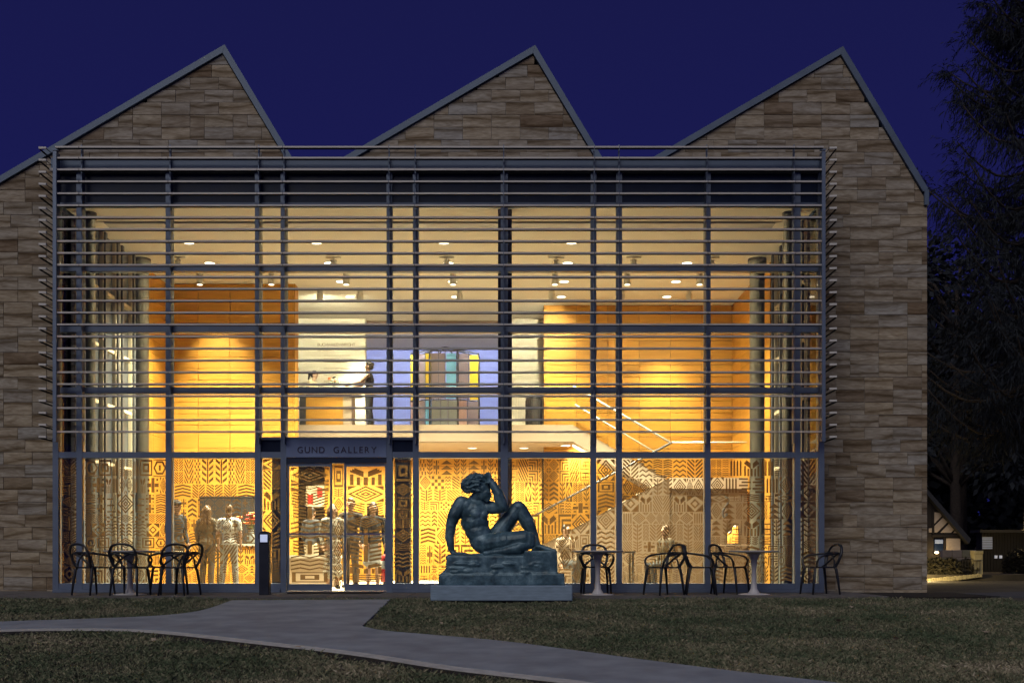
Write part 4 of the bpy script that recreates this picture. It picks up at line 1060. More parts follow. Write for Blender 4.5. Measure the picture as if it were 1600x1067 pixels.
# ================================================================== PEOPLE
def person(label, loc, yaw, h=1.70, skin='skin', hair='hair_dark', hstyle='short', top='cloth_black', leg='cloth_black', sleeves='long', skirt=None,
           arms=None, lean=0.0, cap_=None, dress=None, seated=False, part_group=None, spread=.0):
    k = h/1.70
    t = thing('person', label, 'person', loc, R(yaw), part_group)
    P = lambda x, y, z: (x*k, (y - lean*max(0, z-.9))*k, z*k)
    b = MB(); kk = k
    def c(a, ra, e, re, mb=b): mb.cap(P(*a), ra*kk, P(*e), re*kk)
    def e(a, r, mb=b): mb.ball(P(*a), tuple(x*kk for x in r))
    hip = .90
    armdef = arms or {-1: ((-.225,.02,1.12), (-.22,-.07,.90)), 1: ((.225,.02,1.12), (.22,-.07,.90))}
    if seated: kn = {s: ((s*.10,-.40,.86), (s*.10,-.38,.47)) for s in (-1, 1)}
    else: kn = {s: ((s*(.09+spread*.5),-.01,.50), (s*(.095+spread),.03,.09)) for s in (-1, 1)}
    def legs(mb, inf=0.0):
        for s in (-1, 1):
            kne, ank = kn[s]
            c((s*.085,.0,hip-.02), .085+inf, kne, .054+inf, mb); c(kne, .054+inf, (kne[0]*.6+ank[0]*.4, kne[1]*.6+ank[1]*.4+.012, kne[2]*.6+ank[2]*.4), .052+inf, mb)
            c((kne[0]*.6+ank[0]*.4, kne[1]*.6+ank[1]*.4+.012, kne[2]*.6+ank[2]*.4), .052+inf, ank, .036+inf*1.4, mb)
    def torso(mb, inf=0.0):
        e((0,.005,1.24), (.155+inf,.105+inf,.19), mb); e((0,.005,1.06), (.130+inf,.092+inf,.15), mb); e((0,.015,.93), (.160+inf,.112+inf,.13), mb)
        c((-.14,.005,1.375), .058+inf, (.14,.005,1.375), .058+inf, mb)
    def arm(mb, inf, fore=True):
        for s in (-1, 1):
            el, wr = armdef[s]
            c((s*.178,.005,1.365), .056+inf, el, .042+inf, mb)
            if fore: c(el, .041+inf, wr, .028+inf*1.2, mb)
    torso(b); legs(b); arm(b, 0)
    for s in (-1, 1):
        el, wr = armdef[s]; d = (Vector(wr)-Vector(el)).normalized(); w = Vector(wr)
        u = d.cross(Vector((s*1.0, .2, .1))).normalized(); c(tuple(w), .028, tuple(w+d*.075), .034)
        for f in range(4):
            o_ = u*(.027-.018*f); L_ = (.075, .088, .084, .066)[f]
            m_ = w+d*(.09+L_*.45)+o_; c(tuple(w+d*.08+o_), .0105, tuple(m_), .010); c(tuple(m_), .010, tuple(w+d*(.085+L_)+o_*1.05+Vector((0,-.012,0))), .008)
        c(tuple(w+d*.02+u*.03), .013, tuple(w+d*.075+u*.058), .010)
        ank = kn[s][1]
        c((ank[0], ank[1]+.01, ank[2]-.05), .036, (ank[0]*1.1, ank[1]-.15, ank[2]-.062), .026)
    c((0,.005,1.39), .052, (0,-.012,1.50), .050); e((0,-.012,1.595), (.074,.088,.105)); c((0,-.05,1.53), .042, (0,-.075,1.515), .026)
    c((0,-.098,1.60), .010, (0,-.112,1.572), .014); e((0,-.092,1.535), (.022,.012,.008)); c((-.035,-.086,1.618), .010, (.035,-.086,1.618), .010)
    for s in (-1, 1): e((s*.076,.0,1.585), (.010,.018,.028))
    link('body', remeshed('body', b, .0115*kk, 2), M[skin], t)
    for s in (-1, 1): obj('eye', MB().ball(P(s*.030,-.090,1.60), .0105*kk, 8, 6), M['eye'], t)
    g = MB(); torso(g, .016)
    if sleeves == 'long': arm(g, .014)
    elif sleeves == 'short':
        for s in (-1, 1):
            el = armdef[s][0]; m_ = tuple(.35*a+.65*bb for a, bb in zip((s*.178,.005,1.365), el)); c((s*.178,.005,1.365), .070, m_, .060, g)
    if dress:
        for i in range(5): e((0,.012,.88-.14*i), (.165+.012*i,.125+.012*i,.13), g)
        link('dress', remeshed('dress', g, .015, 2), M[dress], t)
    else:
        link('shirt', remeshed('shirt', g, .015, 2), M[top], t)
        l = MB()
        e((0,.015,.90), (.170,.122,.10), l)
        if skirt:
            for i in range(4): e((0,.012,.84-.11*i), (.165+.016*i,.125+.016*i,.11), l)
            link('skirt', remeshed('skirt', l, .015, 2), M[leg], t)
        else:
            legs(l, .017); link('trousers', remeshed('trousers', l, .014, 1), M[leg], t)
    sh = MB()
    for s in (-1, 1):
        ank = kn[s][1]; c((ank[0], ank[1]+.025, ank[2]-.048), .042, (ank[0]*1.1, ank[1]-.16, ank[2]-.058), .034, sh)
    for s in (-1, 1):
        ank = kn[s][1]; s1 = MB(); c((ank[0], ank[1]+.025, ank[2]-.046), .043, (ank[0]*1.1, ank[1]-.16, ank[2]-.056), .033, s1); link('shoe', remeshed('shoe', s1, .012, 1), M['cloth_black'], t)
    hm = MB(); e((0,.012,1.635), (.084,.094,.088), hm); e((0,.045,1.60), (.080,.066,.09), hm)
    if hstyle == 'curly':
        rr = random.Random(2)
        for i in range(40):
            a, p_ = rr.uniform(0, 6.28), rr.uniform(.1, 1.5); e((math.cos(a)*math.cos(p_)*.088, .02+math.sin(a)*math.cos(p_)*.092, 1.64+math.sin(p_)*.085), (.024,.024,.024), hm)
    elif hstyle == 'long':
        for s in (-1, 0, 1): c((s*.06,.05,1.60), .052, (s*.075,.085,1.34), .045, hm)
    elif hstyle == 'tail': c((0,.10,1.66), .035, (0,.15,1.62), .04, hm); c((0,.15,1.62), .038, (0,.155,1.48), .018, hm)
    link('hair', remeshed('hair', hm, .012, 1), M[hair], t)
    if cap_:
        cm = MB(); e((0,.01,1.66), (.092,.102,.07), cm); cm.prism([tuple((a*k, z*k)) for a, z in ((-.075,1.655),(.075,1.655),(.075,1.668),(-.075,1.668))], P(0,-.17,1.6)[1], P(0,-.05,1.6)[1])
        link('cap', remeshed('cap', cm, .009, 1), M[cap_], t)
    return t
# upper floor
person('woman with short curly hair in a dark sleeveless top standing at the upper desk', (pX(577, 8.0), 8.0, F2+.002), -92, 1.66, 'skin_brown', 'hair_dark', 'curly', 'cloth_black', 'cloth_black', 'none',
       arms={-1: ((-.21,-.22,1.17), (-.13,-.46,1.10)), 1: ((.21,-.20,1.17), (.14,-.44,1.13))}, spread=.06)
person('woman with a dark ponytail leaning forward behind the upper reception desk', (pX(484, 9.05), 9.05, F2+.002), 75, 1.62, 'skin_pale', 'hair_dark', 'tail', 'cloth_cream', 'cloth_black', 'short', lean=.2)
# ground floor, behind the patterned glass
person('man in black with a dark peaked cap behind the left patterned glass', (pX(276, 2.6), 2.6, .002), 60, 1.74, 'skin', 'hair_dark', 'short', 'cloth_black', 'cloth_black', cap_='cloth_black')
person('woman with long brown hair in an olive top turned away behind the left glass', (pX(324, 3.0), 3.0, .002), 170, 1.66, 'skin', 'hair_brown', 'long', 'cloth_olive', 'cloth_brown')
person('person in a bright white shirt and grey trousers seen from behind through the left glass', (pX(358, 2.2), 2.2, .002), 185, 1.64, 'skin', 'hair_brown', 'short', 'cloth_white', 'cloth_grey', 'short', spread=.05)
person('person in a black jacket at the white counter behind the left door leaf', (pX(487, 4.2), 4.2, .002), 150, 1.68, 'skin', 'hair_dark', 'short', 'cloth_black', 'cloth_cream')
person('woman in a long spotted dress behind the middle of the glass doors', (pX(520, 2.0), 2.0, .002), 20, 1.64, 'skin', 'hair_brown', 'long', 'cloth_brown', 'leopard', dress='leopard')
person('man in a brown suit standing behind the right door leaf', (pX(548, 2.7), 2.7, .002), -10, 1.80, 'skin', 'hair_dark', 'short', 'cloth_brown', 'cloth_brown')
person('woman in a black top and long grey skirt at the right edge of the doors', (pX(583, 2.4), 2.4, .002), 15, 1.70, 'skin', 'hair_dark', 'long', 'cloth_black', 'cloth_grey', skirt=True)
person('person in a tan top seated behind the glass to the right of the statue', (pX(884, 3.2), 3.2, -.38), 40, 1.66, 'skin', 'hair_dark', 'short', 'plaster', 'cloth_black', seated=True)
person('person in an olive top and black trousers seated behind the glass at the lone chair', (pX(1040, 3.0), 3.0, -.40), -60, 1.66, 'skin', 'hair_brown', 'short', 'cloth_olive', 'cloth_black', seated=True)

# ================================================================== INTERIOR FURNITURE
y0 = 8.35
dk = thing('reception_desk', 'pale reception desk with a maple front on the upper floor', 'desk', (0, 0, F2))
obj('front', MB().box(pX(478, y0), pX(536, y0), y0, y0+.04, .0, .93), M['wood'], dk); obj('side', MB().box(pX(536, y0)+.002, pX(549, y0), y0, y0+.7, .0, .93), M['plaster'], dk)
obj('desk_top', MB().box(pX(470, y0), pX(560, y0), y0-.08, y0+.75, .932, .985), M['white'], dk)
obj('shelf', MB().box(pX(468, y0), pX(478, y0)-.002, y0+.02, y0+.6, .0, .9), M['steel_dark'], dk)
lt = thing('book', 'open pale leaflet standing on the upper reception desk', 'leaflet', (pX(536, 8.5), 8.5, F2+.986))
l_ = obj('cover', MB().box(-.005, .005, -.12, .12, 0, .30), M['white'], lt); l_.rotation_euler = (0, R(-18), 0)
l_ = obj('cover', MB().box(-.005, .005, -.12, .12, 0, .28), M['cloth_cream'], lt); l_.location = (.07, 0, 0); l_.rotation_euler = (0, R(-30), 0)
def bouquet(name, label, loc, seed, cols, s=1.0, n=12):
    v = thing(name, label, 'flowers', loc); r = random.Random(seed)
    obj('vase', MB().lathe([(.04*s,0),(.06*s,.03*s),(.055*s,.12*s),(.035*s,.18*s),(.045*s,.2*s)], 14), M['greyglass'], v, True)
    sm_ = MB()
    for i in range(n):
        a = r.uniform(0, 6.28); rad = r.uniform(.03, .17)*s; z = r.uniform(.28, .46)*s; p = (math.cos(a)*rad, math.sin(a)*rad, z)
        sm_.tube([(0,0,.16*s), (p[0]*.4, p[1]*.4, z*.7), p], .005*s, 5)
        f = MB()
        for kq in range(6):
            an = kq*1.047; f.ball((p[0]+math.cos(an)*.028*s, p[1]+math.sin(an)*.028*s, p[2]), (.024*s,.024*s,.014*s), 7, 5)
        f.ball((p[0], p[1], p[2]+.008), .016*s, 7, 5)
        link('flower', remeshed('flower', f, .008*s, 0), M[cols[i % len(cols)]], v)
    obj('stems', sm_, M['leaf_green'], v)
bouquet('flower_vase', 'vase of orange and white flowers on the upper reception desk', (pX(522, 8.6), 8.6, F2+.986), 3, ['orange', 'cream', 'cloth_brown'], .9)
sg = thing('wall_sign', 'bronze gallery name lettering on the white upper wall', 'sign', (pX(496, BW_Y-.02), BW_Y-.012, pZ(541, BW_Y)))
for w, dz, wid_ in (('BUCHWALD-WRIGHT', .0, 1.0), ('GALLERY', -.125, .46)): letters(w, .115, .004, 1.0, M['letter_gold'], sg, 0, 0, dz, wid_)
tp = thing('wall_text', 'small grey paragraphs printed on the white upper wall', 'wall text', (pX(506, BW_Y), BW_Y-.008, pZ(556, BW_Y)))
r = random.Random(8)
for i in range(11):
    if i in (3, 7): continue
    obj('text_line', MB().box(0, r.uniform(.35, .62) if i % 4 else .7, 0, .004, -.085*i, -.085*i+.016), M['thin_print'], tp)
# glazed pavilion artwork: dark open frame with coloured panels
sc_ = thing('panel_pavilion', 'tall faceted artwork of coloured glass panels in a dark frame', 'sculpture', (pX(696, 11.3), 11.3, F2+.002))
nf = 8; Rr = 1.0; H1 = 2.42; Ha = 2.66
ptsP = [(Rr*math.cos(R(22.5+45*i)), Rr*.8*math.sin(R(22.5+45*i))) for i in range(nf)]
fr = MB()
for i in range(nf):
    a, b_ = ptsP[i], ptsP[(i+1) % nf]
    obj('frame_post', MB().tube([(a[0], a[1], 0), (a[0], a[1], H1)], .024, 6), M['steel_dark'], sc_)
    for z in (.04, 1.1, H1): obj('frame_rail', MB().tube([(a[0], a[1], z), (b_[0], b_[1], z)], .018, 6), M['steel_dark'], sc_)
    obj('roof_rib', MB().tube([(a[0], a[1], H1), (0, 0, Ha)], .018, 6), M['steel_dark'], sc_)
colsU = ['greyglass', 'cyan', 'yellow', 'mauve', 'yellow', 'mauve', 'cyan', 'mauve', 'mauve', 'yellow', 'yellow', 'greyglass']
xsP = [-.93, -.80, -.62, -.47, -.33, -.14, .02, .08, .33, .36, .62, .68, .90]
upper = [(-.93,-.72,'yellow'), (-.69,-.53,'mauve'), (-.50,-.35,'yellow'), (-.33,-.16,'mauve'), (-.14,.02,'mauve'), (.07,.33,'cyan'), (.37,.66,'mauve'), (.69,.92,'yellow')]
lower = [(-.93,-.72,'pink'), (-.69,-.53,'mauve'), (-.50,-.35,'cyan'), (-.33,-.1,'greyglass'), (-.08,.10,'greyglass'), (.12,.36,'greyglass'), (.38,.62,'pink'), (.64,.92,'mauve')]
for (lst, z0q, z1q) in ((upper, 1.13, H1-.06), (lower, .06, 1.08)):
    for a, b_, mname in lst:
        ya = -.8*math.sqrt(max(0, 1-(abs((a+b_)/2))**2))*.92
        obj('colour_panel', MB().box(a, b_, ya, ya+.012, z0q, z1q), M[mname], sc_)
        obj('panel_post', MB().box(b_+.004, b_+.024, ya-.005, ya+.02, z0q-.05, z1q+.05), M['steel_dark'], sc_)
bn = thing('waste_bin', 'round dark slatted waste bin on the upper floor near the stairs', 'bin', (pX(834, 8.4), 8.4, F2+.002))
obj('drum', MB().lathe([(.19,0),(.20,.02),(.20,.78),(.19,.80)], 24), M['cloth_brown'], bn, True); obj('lid', MB().lathe([(.195,.803),(.18,.84),(.12,.87),(.04,.88)], 24), M['steel_dark'], bn, True)
for i in range(12):
    a = math.pi+math.pi*i/11; o = obj('slat', MB().box(-.018, .018, -.006, .006, .03, .77), M['steel_dark'], bn); o.location = (.206*math.cos(a), .206*math.sin(a), 0); o.rotation_euler = (0, 0, a+math.pi/2)
def table_in(label, pxx, y, w, d, h=.74, mat='white', leg='steel_dark'):
    t = thing('table', label, 'table', (pX(pxx, y), y, .002))
    obj('table_top', MB().box(-w/2, w/2, -d/2, d/2, h-.04, h), M[mat], t)
    lg = MB().box(-.02, .02, -.02, .02, 0, h-.042).mesh('leg')
    for s1 in (-1, 1):
        for s2 in (-1, 1):
            o = link('leg', lg, M[leg], t); o.location = (s1*(w/2-.05), s2*(d/2-.05), 0)
    return t
table_in('white table inside behind the left black chairs', 238, 1.9, 1.0, .6)
table_in('long white table with orange flowers inside behind the left glass', 378, 4.4, 1.3, .7, .9)
bouquet('flower_vase', 'vase of orange red flowers on the long white table behind the left glass', (pX(392, 4.3), 4.3, .905), 9, ['orange', 'red', 'orange'], 1.5, 16)
table_in('dark table inside behind the statue and the right terrace chair', 945, 2.3, 1.15, .7, .74, 'steel_dark')
cn = thing('counter', 'white counter with a tan front inside the glass doors', 'counter', (pX(487, 3.6), 3.6, .002))
obj('front', MB().box(-.55, .55, -.3, .3, 0, .60), M['plaster'], cn); obj('counter_top', MB().box(-.60, .60, -.34, .34, .602, .66), M['white'], cn)
rl = thing('rail_barrier', 'long pale rail at waist height behind the glass doors', 'rail', (pX(530, 1.5), 1.5, .002))
obj('bar', MB().box(-1.15, 1.25, -.02, .02, 1.0, 1.04), M['rail'], rl)
for xx in (-1.1, 1.2): obj('post', MB().box(xx-.02, xx+.02, .021, .06, 0, 1.04), M['chrome'], rl)
fe = thing('fire_extinguisher', 'red fire extinguisher with a white label beside the right door leaf', 'fire extinguisher', (pX(602, 1.25), 1.25, .002))
obj('cylinder', MB().lathe([(.07,.16),(.085,.18),(.085,.58),(.06,.66),(.03,.68)], 18), M['red'], fe, True); obj('label_band', MB().lathe([(.086,.40),(.087,.402),(.087,.55),(.086,.552)], 18), M['cloth_white'], fe, True)
obj('valve', MB().box(-.03, .05, -.02, .02, .682, .74), M['steel_dark'], fe); obj('stand', MB().lathe([(.12,0),(.12,.02),(.05,.03),(.05,.158)], 16), M['steel_dark'], fe)
ps = thing('poster', 'red and white framed poster on the far wall seen through the left door leaf', 'poster', (pX(492, 9.85), 9.86, 1.65))
obj('sheet', MB().box(-.24, .24, 0, .02, .3, .86), M['cloth_cream'], ps); obj('red_block', MB().box(-.2, -.04, -.006, -.001, .36, .62), M['red'], ps); obj('red_block', MB().box(.06, .2, -.006, -.001, .55, .8), M['red'], ps)
for k, (pxx, hh, lab) in enumerate(((1141, .26, 'low amber glass lantern on the table behind the right hand glass'), (1149, .40, 'tall amber glass lantern on the table behind the right hand glass'))):
    am = thing('lantern', lab, 'lantern', (pX(pxx, 4.6), 4.6, .902))
    obj('lamp_body', MB().lathe([(.055,.02),(.06,.03),(.06,hh-.04),(.05,hh-.02)], 14), M['amber'], am, True); obj('foot', MB().lathe([(.07,0),(.07,.018)], 14), M['chrome'], am); obj('lid', MB().lathe([(.062,hh-.018),(.05,hh),(.01,hh+.02)], 14), M['chrome'], am)
table_in('narrow side table carrying two amber lanterns behind the right hand glass', 1146, 4.6, .8, .4, .9, 'plaster')
db = thing('display_board', 'black display board on the maple wall behind the people at the left', 'board', (0, 0, 0)); yb_ = LW_Y-.05
obj('panel', MB().box(pX(312, yb_), pX(404, yb_), yb_, yb_+.04, pZ(852, yb_), pZ(777, yb_)), M['cloth_black'], db); obj('frame_edge', MB().box(pX(311, yb_), pX(405, yb_), yb_-.01, yb_+.045, pZ(777, yb_)+.002, pZ(777, yb_)+.03), M['steel_dark'], db)
hn = thing('hanging_ornament', 'dark twisted ornament hanging on the tan wall under the landing', 'ornament', (pX(1134, 5.6), 5.62, pZ(790, 5.6)))
obj('loop', MB().tube(spline([(0,0,.22),(.07,0,.12),(.02,0,0),(-.05,0,-.1),(-.06,0,-.22),(.0,0,-.27),(.03,0,-.2),(-.01,0,-.12)], 5), .028, 8), M['steel_dark'], hn, True)
obj('hook', MB().box(-.012, .012, -.02, .12, .225, .25), M['chrome'], hn)
# ================================================================== LAWN
def inside(poly, X, Y):
    P = np.array(poly); res = np.zeros(len(X), bool); n = len(P); j = n-1
    for i in range(n):
        xi, yi = P[i]; xj, yj = P[j]
        c = ((yi > Y) != (yj > Y)) & (X < (xj-xi)*(Y-yi)/(yj-yi+1e-12)+xi); res ^= c; j = i
    return res
rng = np.random.default_rng(5)
def grass_patch(name, N, ylo, yhi, label, hmin, hmax, seed, extra=None, xr=None):
    rg = np.random.default_rng(seed)
    Y = ylo + (yhi-ylo)*rg.random(N); D = Y+20
    half = D*.50 if xr is None else None
    X = (rg.random(N)*2-1)*half if xr is None else xr[0]+(xr[1]-xr[0])*rg.random(N)
    keep = ~inside(path_poly, X, Y) & ~inside(TER, X, Y)
    keep &= ~((X > PXc-1.12) & (X < PXc+1.12) & (Y > PY-.02) & (Y < PY+1.2))
    # a bare margin along the near edge of the path
    dmin = np.full(N, 9.0)
    for i in range(len(lo)-1):
        a = np.array(lo[i]); b_ = np.array(lo[i+1]); ab = b_-a; L2 = (ab**2).sum()
        t = np.clip(((X-a[0])*ab[0]+(Y-a[1])*ab[1])/L2, 0, 1)
        dmin = np.minimum(dmin, np.hypot(X-a[0]-t*ab[0], Y-a[1]-t*ab[1]))
    keep &= dmin > .18 + (.10+.34*np.abs(np.sin(X*1.3+.6*np.sin(X*2.9))))*(.3+.7*rg.random(N))
    keep &= (X < 7.9) | (Y < -2.4)
    X, Y = X[keep], Y[keep]; n = len(X)
    clump = .5+.5*np.sin(X*2.3+1.7*np.sin(Y*1.9))*np.sin(Y*2.7+1.3*np.sin(X*1.1))
    Z = np.where(Y > -1.9, -.05, -.05-.0535*(-1.9-Y))
    H = (hmin+(hmax-hmin)*rg.random(n)**1.6)*(.5+.8*clump); W = .0035+.004*rg.random(n)
    a = rg.random(n)*2*np.pi; lean = (.25+.9*rg.random(n))*H; la = rg.random(n)*2*np.pi
    dx, dy = np.cos(a)*W, np.sin(a)*W
    V = np.empty((n, 4, 3)); 
    V[:,0] = np.stack([X-dx, Y-dy, Z], 1); V[:,1] = np.stack([X+dx, Y+dy, Z], 1)
    V[:,2] = np.stack([X+np.cos(la)*lean*.35+dx*.7, Y+np.sin(la)*lean*.35+dy*.7, Z+H*.65], 1)
    V[:,3] = np.stack([X+np.cos(la)*lean, Y+np.sin(la)*lean, Z+H*(1-.35*rg.random(n))], 1)
    me = bpy.data.meshes.new(name); me.vertices.add(n*4); me.vertices.foreach_set('co', V.reshape(-1))
    k = np.arange(n)*4
    loops = np.stack([k, k+1, k+2, k, k+2, k+3], 1).reshape(-1)
    me.loops.add(n*6); me.loops.foreach_set('vertex_index', loops.astype(np.int32))
    me.polygons.add(n*2); me.polygons.foreach_set('loop_start', np.arange(n*2, dtype=np.int32)*3); me.polygons.foreach_set('loop_total', np.full(n*2, 3, np.int32))
    me.update(); me.validate()
    at = me.attributes.new('rnd', 'FLOAT', 'FACE'); at.data.foreach_set('value', np.repeat(rg.random(n)-.5, 2))
    return tag(link(name, me, M['grass']), label, None, None, 'stuff')
grass_patch('grass', 330000, -11.4, -1.93, 'short winter lawn grass, green mixed with straw, on the slope', .022, .062, 11)
grass_patch('grass', 26000, -2.4, 9.5, 'sparse dark grass to the right of the building corner', .03, .07, 12, xr=(7.95, 22))
lr = random.Random(21)
leafm = []
for s_ in range(3):
    L_ = MB(); pts = []
    for k in range(10):
        a = 2*math.pi*k/10; rr = (.055 if k % 2 == 0 else .024)*lr.uniform(.8, 1.2); pts.append((math.cos(a)*rr, math.sin(a)*rr, .012+.012*lr.random()))
    L_.add(pts+[(0,0,.02)]+[(p[0]*.96, p[1]*.96, p[2]-.003) for p in pts], [(k, (k+1)%10, 10) for k in range(10)]+[(11+k, k, (k+1)%10) for k in range(0)])
    leafm.append(L_.mesh('fallen_leaf'))
spots_ = [(1373, 1030), (465, 1014), (1180, 965), (1000, 946), (1034, 948), (1250, 985), (1330, 950), (1480, 975), (1540, 990), (1310, 972), (1060, 975), (940, 985), (130, 990), (120, 1012), (240, 1002), (60, 1000), (350, 1052), (1225, 1000), (1400, 1000), (1490, 1045), (640, 965), (690, 975), (40, 940), (200, 945), (1295, 960)]
places = ['', '', 'dry leaf on the lawn in front of the rightmost white table', 'dry leaf at the terrace edge near the lone black chair', 'dry leaf by the terrace edge under the lone black chair', 'dry leaf on the lawn below the far right chair', 'dry leaf at the foot of the stone wall at right', 'dry leaf far out on the right lawn below the drive', 'dry leaf nearest the right edge of the lawn', 'dry leaf on the lawn in front of the right stone wall', 'dry leaf mid lawn below the lone black chair', 'dry leaf on the lawn near the statue plinth corner',
    'dry leaf at the near edge of the path at far left', 'dry leaf on the near lawn under the far left path', 'dry leaf on the near lawn below the left chairs', 'leftmost dry leaf on the near lawn', 'dry leaf at the bottom of the picture left of the middle', 'dry leaf mid lawn below the two right hand chairs', 'dry leaf on the lower right lawn above the star shaped leaf', 'dry leaf at the bottom right of the lawn', 'dry leaf on the lawn just right of the entrance path', 'dry leaf on the lawn left of the plinth', 'dry leaf on the small left lawn by the stone wall', 'dry leaf on the small left lawn below the chair with its back turned', 'dry leaf by the terrace edge below the far right chair']
for i, (xx, yy) in enumerate(spots_):
    gx_, gy_ = gp(xx, yy); o = link('fallen_leaf', leafm[i % 3], M['fallen'])
    o.location = (gx_, gy_, ground_z(gy_)+.012); s_ = lr.uniform(.55, 1.0) * (1.35 if i < 2 else 1); o.scale = (s_,)*3; o.rotation_euler = (lr.uniform(-.5,.5), lr.uniform(-.5,.5), lr.uniform(0, 6))
    lab = 'large pale star shaped leaf on the lawn at lower right' if i == 0 else 'white crumpled leaf beside the near edge of the path' if i == 1 else places[i]
    tag(o, lab, 'leaf', 'dry leaves scattered on the lawn')

# ================================================================== CONIFER
def leaf_mesh(name, pts, dirs, size, rg, droop=.3, aspect=.28):
    n = len(pts); P = np.array(pts); D = np.array(dirs); D /= np.linalg.norm(D, axis=1)[:, None]+1e-9
    S_ = size*(.6+.8*rg.random(n))[:, None]
    up = rg.normal(size=(n, 3)); U = np.cross(D, up); U /= np.linalg.norm(U, axis=1)[:, None]+1e-9
    tip = P + D*S_; tip[:, 2] -= droop*S_[:, 0]
    m_ = P + D*S_*.45; m_[:, 2] -= droop*S_[:, 0]*.3
    V = np.stack([P, m_+U*S_*aspect*.5, tip, m_-U*S_*aspect*.5], 1)
    me = bpy.data.meshes.new(name); me.vertices.add(n*4); me.vertices.foreach_set('co', V.reshape(-1))
    me.loops.add(n*4); me.loops.foreach_set('vertex_index', np.arange(n*4, dtype=np.int32))
    me.polygons.add(n); me.polygons.foreach_set('loop_start', np.arange(n, dtype=np.int32)*4); me.polygons.foreach_set('loop_total', np.full(n, 4, np.int32))
    me.update(); me.validate(); return me
TX, TY = 14.6, 10.0
T1 = thing('conifer_tree', 'tall dark spruce with drooping branches at the right edge against the sky', 'tree', (TX, TY, -.1))
TH = 25
obj('trunk', MB().tube([(0,0,-.1), (.05,0,6), (0,.05,13), (.03,0,TH)], [.42,.34,.22,.03], 10), M['bark'], T1, True)
tr_ = random.Random(31); rg = np.random.default_rng(31)
limbs = MB(); np_, nd_ = [], []
z = 4.9
while z < TH-.5:
    nb_ = 12
    for k in range(nb_):
        az = tr_.uniform(0, 2*math.pi)
        L = (4.3*(1-(z/TH)**1.5)+.6)*tr_.uniform(.55, 1.02)
        dirv = Vector((math.cos(az), math.sin(az), 0)); P = []
        for i in range(9):
            t = i/8; P.append(Vector((0,0,z)) + dirv*L*t + Vector((0,0,-.42*L*math.sin(t*2.5)*.62 + .34*L*max(0, t-.55)**1.25*1.6)))
        limbs.tube(P, [.055*(1-.85*i/8)+.008 for i in range(9)], 5)
        side = Vector((-dirv.y, dirv.x, 0))
        for i in range(2, 9):
            for sgn in (-1, 1):
                for rep in range(6):
                    t0 = P[i] + dirv*tr_.uniform(-.2, .2); tl = (.30+.55*(1-abs(i/8-.5)))*tr_.uniform(.5, 1.2)*min(1, L/3)
                    d2 = (side*sgn*tr_.uniform(.2, 1)+dirv*tr_.uniform(.1, .8)+Vector((0,0,tr_.uniform(-1.3,-.1) if i < 8 else tr_.uniform(-.4,.8)))).normalized()
                    for w in range(11):
                        p = t0 + d2*tl*w/10 + Vector((0,0,-.18*tl*(w/10)**2))
                        dd = d2 + Vector((tr_.uniform(-.7,.7), tr_.uniform(-.7,.7), tr_.uniform(-.9,.3)))
                        np_.append(tuple(p)); nd_.append(tuple(dd))
    z += tr_.uniform(.85, 1.1)
limbs.tube([(0,0,4.2), (.02,0,12), (0,0,TH-.8)], [.06,.04,.02], 6)
obj('limbs', limbs, M['bark'], T1, True)
link('crown', leaf_mesh('crown', np_, nd_, .14, rg, .35, .17), M['needle'], T1)

# ================================================================== BACKGROUND
def tree(name, label, x, y, h, rad, trunk_h, seed, mat, n=5200, cat='tree', size=.5):
    t = thing(name, label, cat, (x, y, -.1)); r = random.Random(seed); g = np.random.default_rng(seed)
    tb = MB(); tb.tube([(0,0,-.1), (r.uniform(-.2,.2), 0, trunk_h), (0, 0, h*.85)], [h*.022, h*.016, h*.004], 8)
    pts, dirs = [], []; cl = []
    for k in range(14):
        a = r.uniform(0, 6.28); zz = r.uniform(trunk_h, h*.9); rr = rad*math.sqrt(max(.05, 1-((zz-h*.55)/(h*.5))**2))*r.uniform(.45, .95)
        c_ = Vector((math.cos(a)*rr, math.sin(a)*rr, zz)); cl.append((c_, rad*r.uniform(.25, .5)))
        tb.tube([(0,0,max(trunk_h*.8, zz-rad*.6)), tuple(c_*.5+Vector((0,0,zz*.45))), tuple(c_)], [h*.008, h*.005, h*.002], 5)
    for k in range(n):
        c_, rr = cl[r.randrange(len(cl))]; v = Vector((r.gauss(0,1), r.gauss(0,1), r.gauss(0,.8))).normalized()*rr*r.random()**.4
        pts.append(tuple(c_+v)); dirs.append((v.x+r.uniform(-.3,.3), v.y+r.uniform(-.3,.3), v.z+r.uniform(-.4,.3)))
    obj('trunk', tb, M['bark'], t, True); link('crown', leaf_mesh('crown', pts, dirs, size, g, .2, .6), mat, t)
    return t
tree('broadleaf_tree', 'dark bare-limbed tree behind the timbered house by the stone corner', 32, 61, 24, 7.4, 7, 51, M['leafdark'], 5200)
tree('broadleaf_tree', 'dark dense tree behind the spruce at the right edge', 42, 60, 22, 8, 6, 52, M['leafdark'], 5600)
tree('broadleaf_tree', 'tall dark tree farther back behind the blue shed', 35, 68, 28, 8.5, 8, 53, M['leafdark'], 5600)
wp, wd = [], []; wr = random.Random(61)
for k in range(60000):
    x = wr.uniform(18, 100); y = 80+wr.uniform(-5, 5); hgt = 20+4*math.sin(x*.37)+2.5*math.sin(x*.9+1); z = hgt*wr.random()**1.15
    wp.append((x, y, z)); wd.append((wr.gauss(0,1), wr.gauss(0,1), wr.gauss(0,.6)))
tag(link('far_wood', leaf_mesh('far_wood', wp, wd, .95, np.random.default_rng(6), .2, .7), M['leafdark']), 'dark mass of far trees at the right behind the house', None, None, 'stuff')

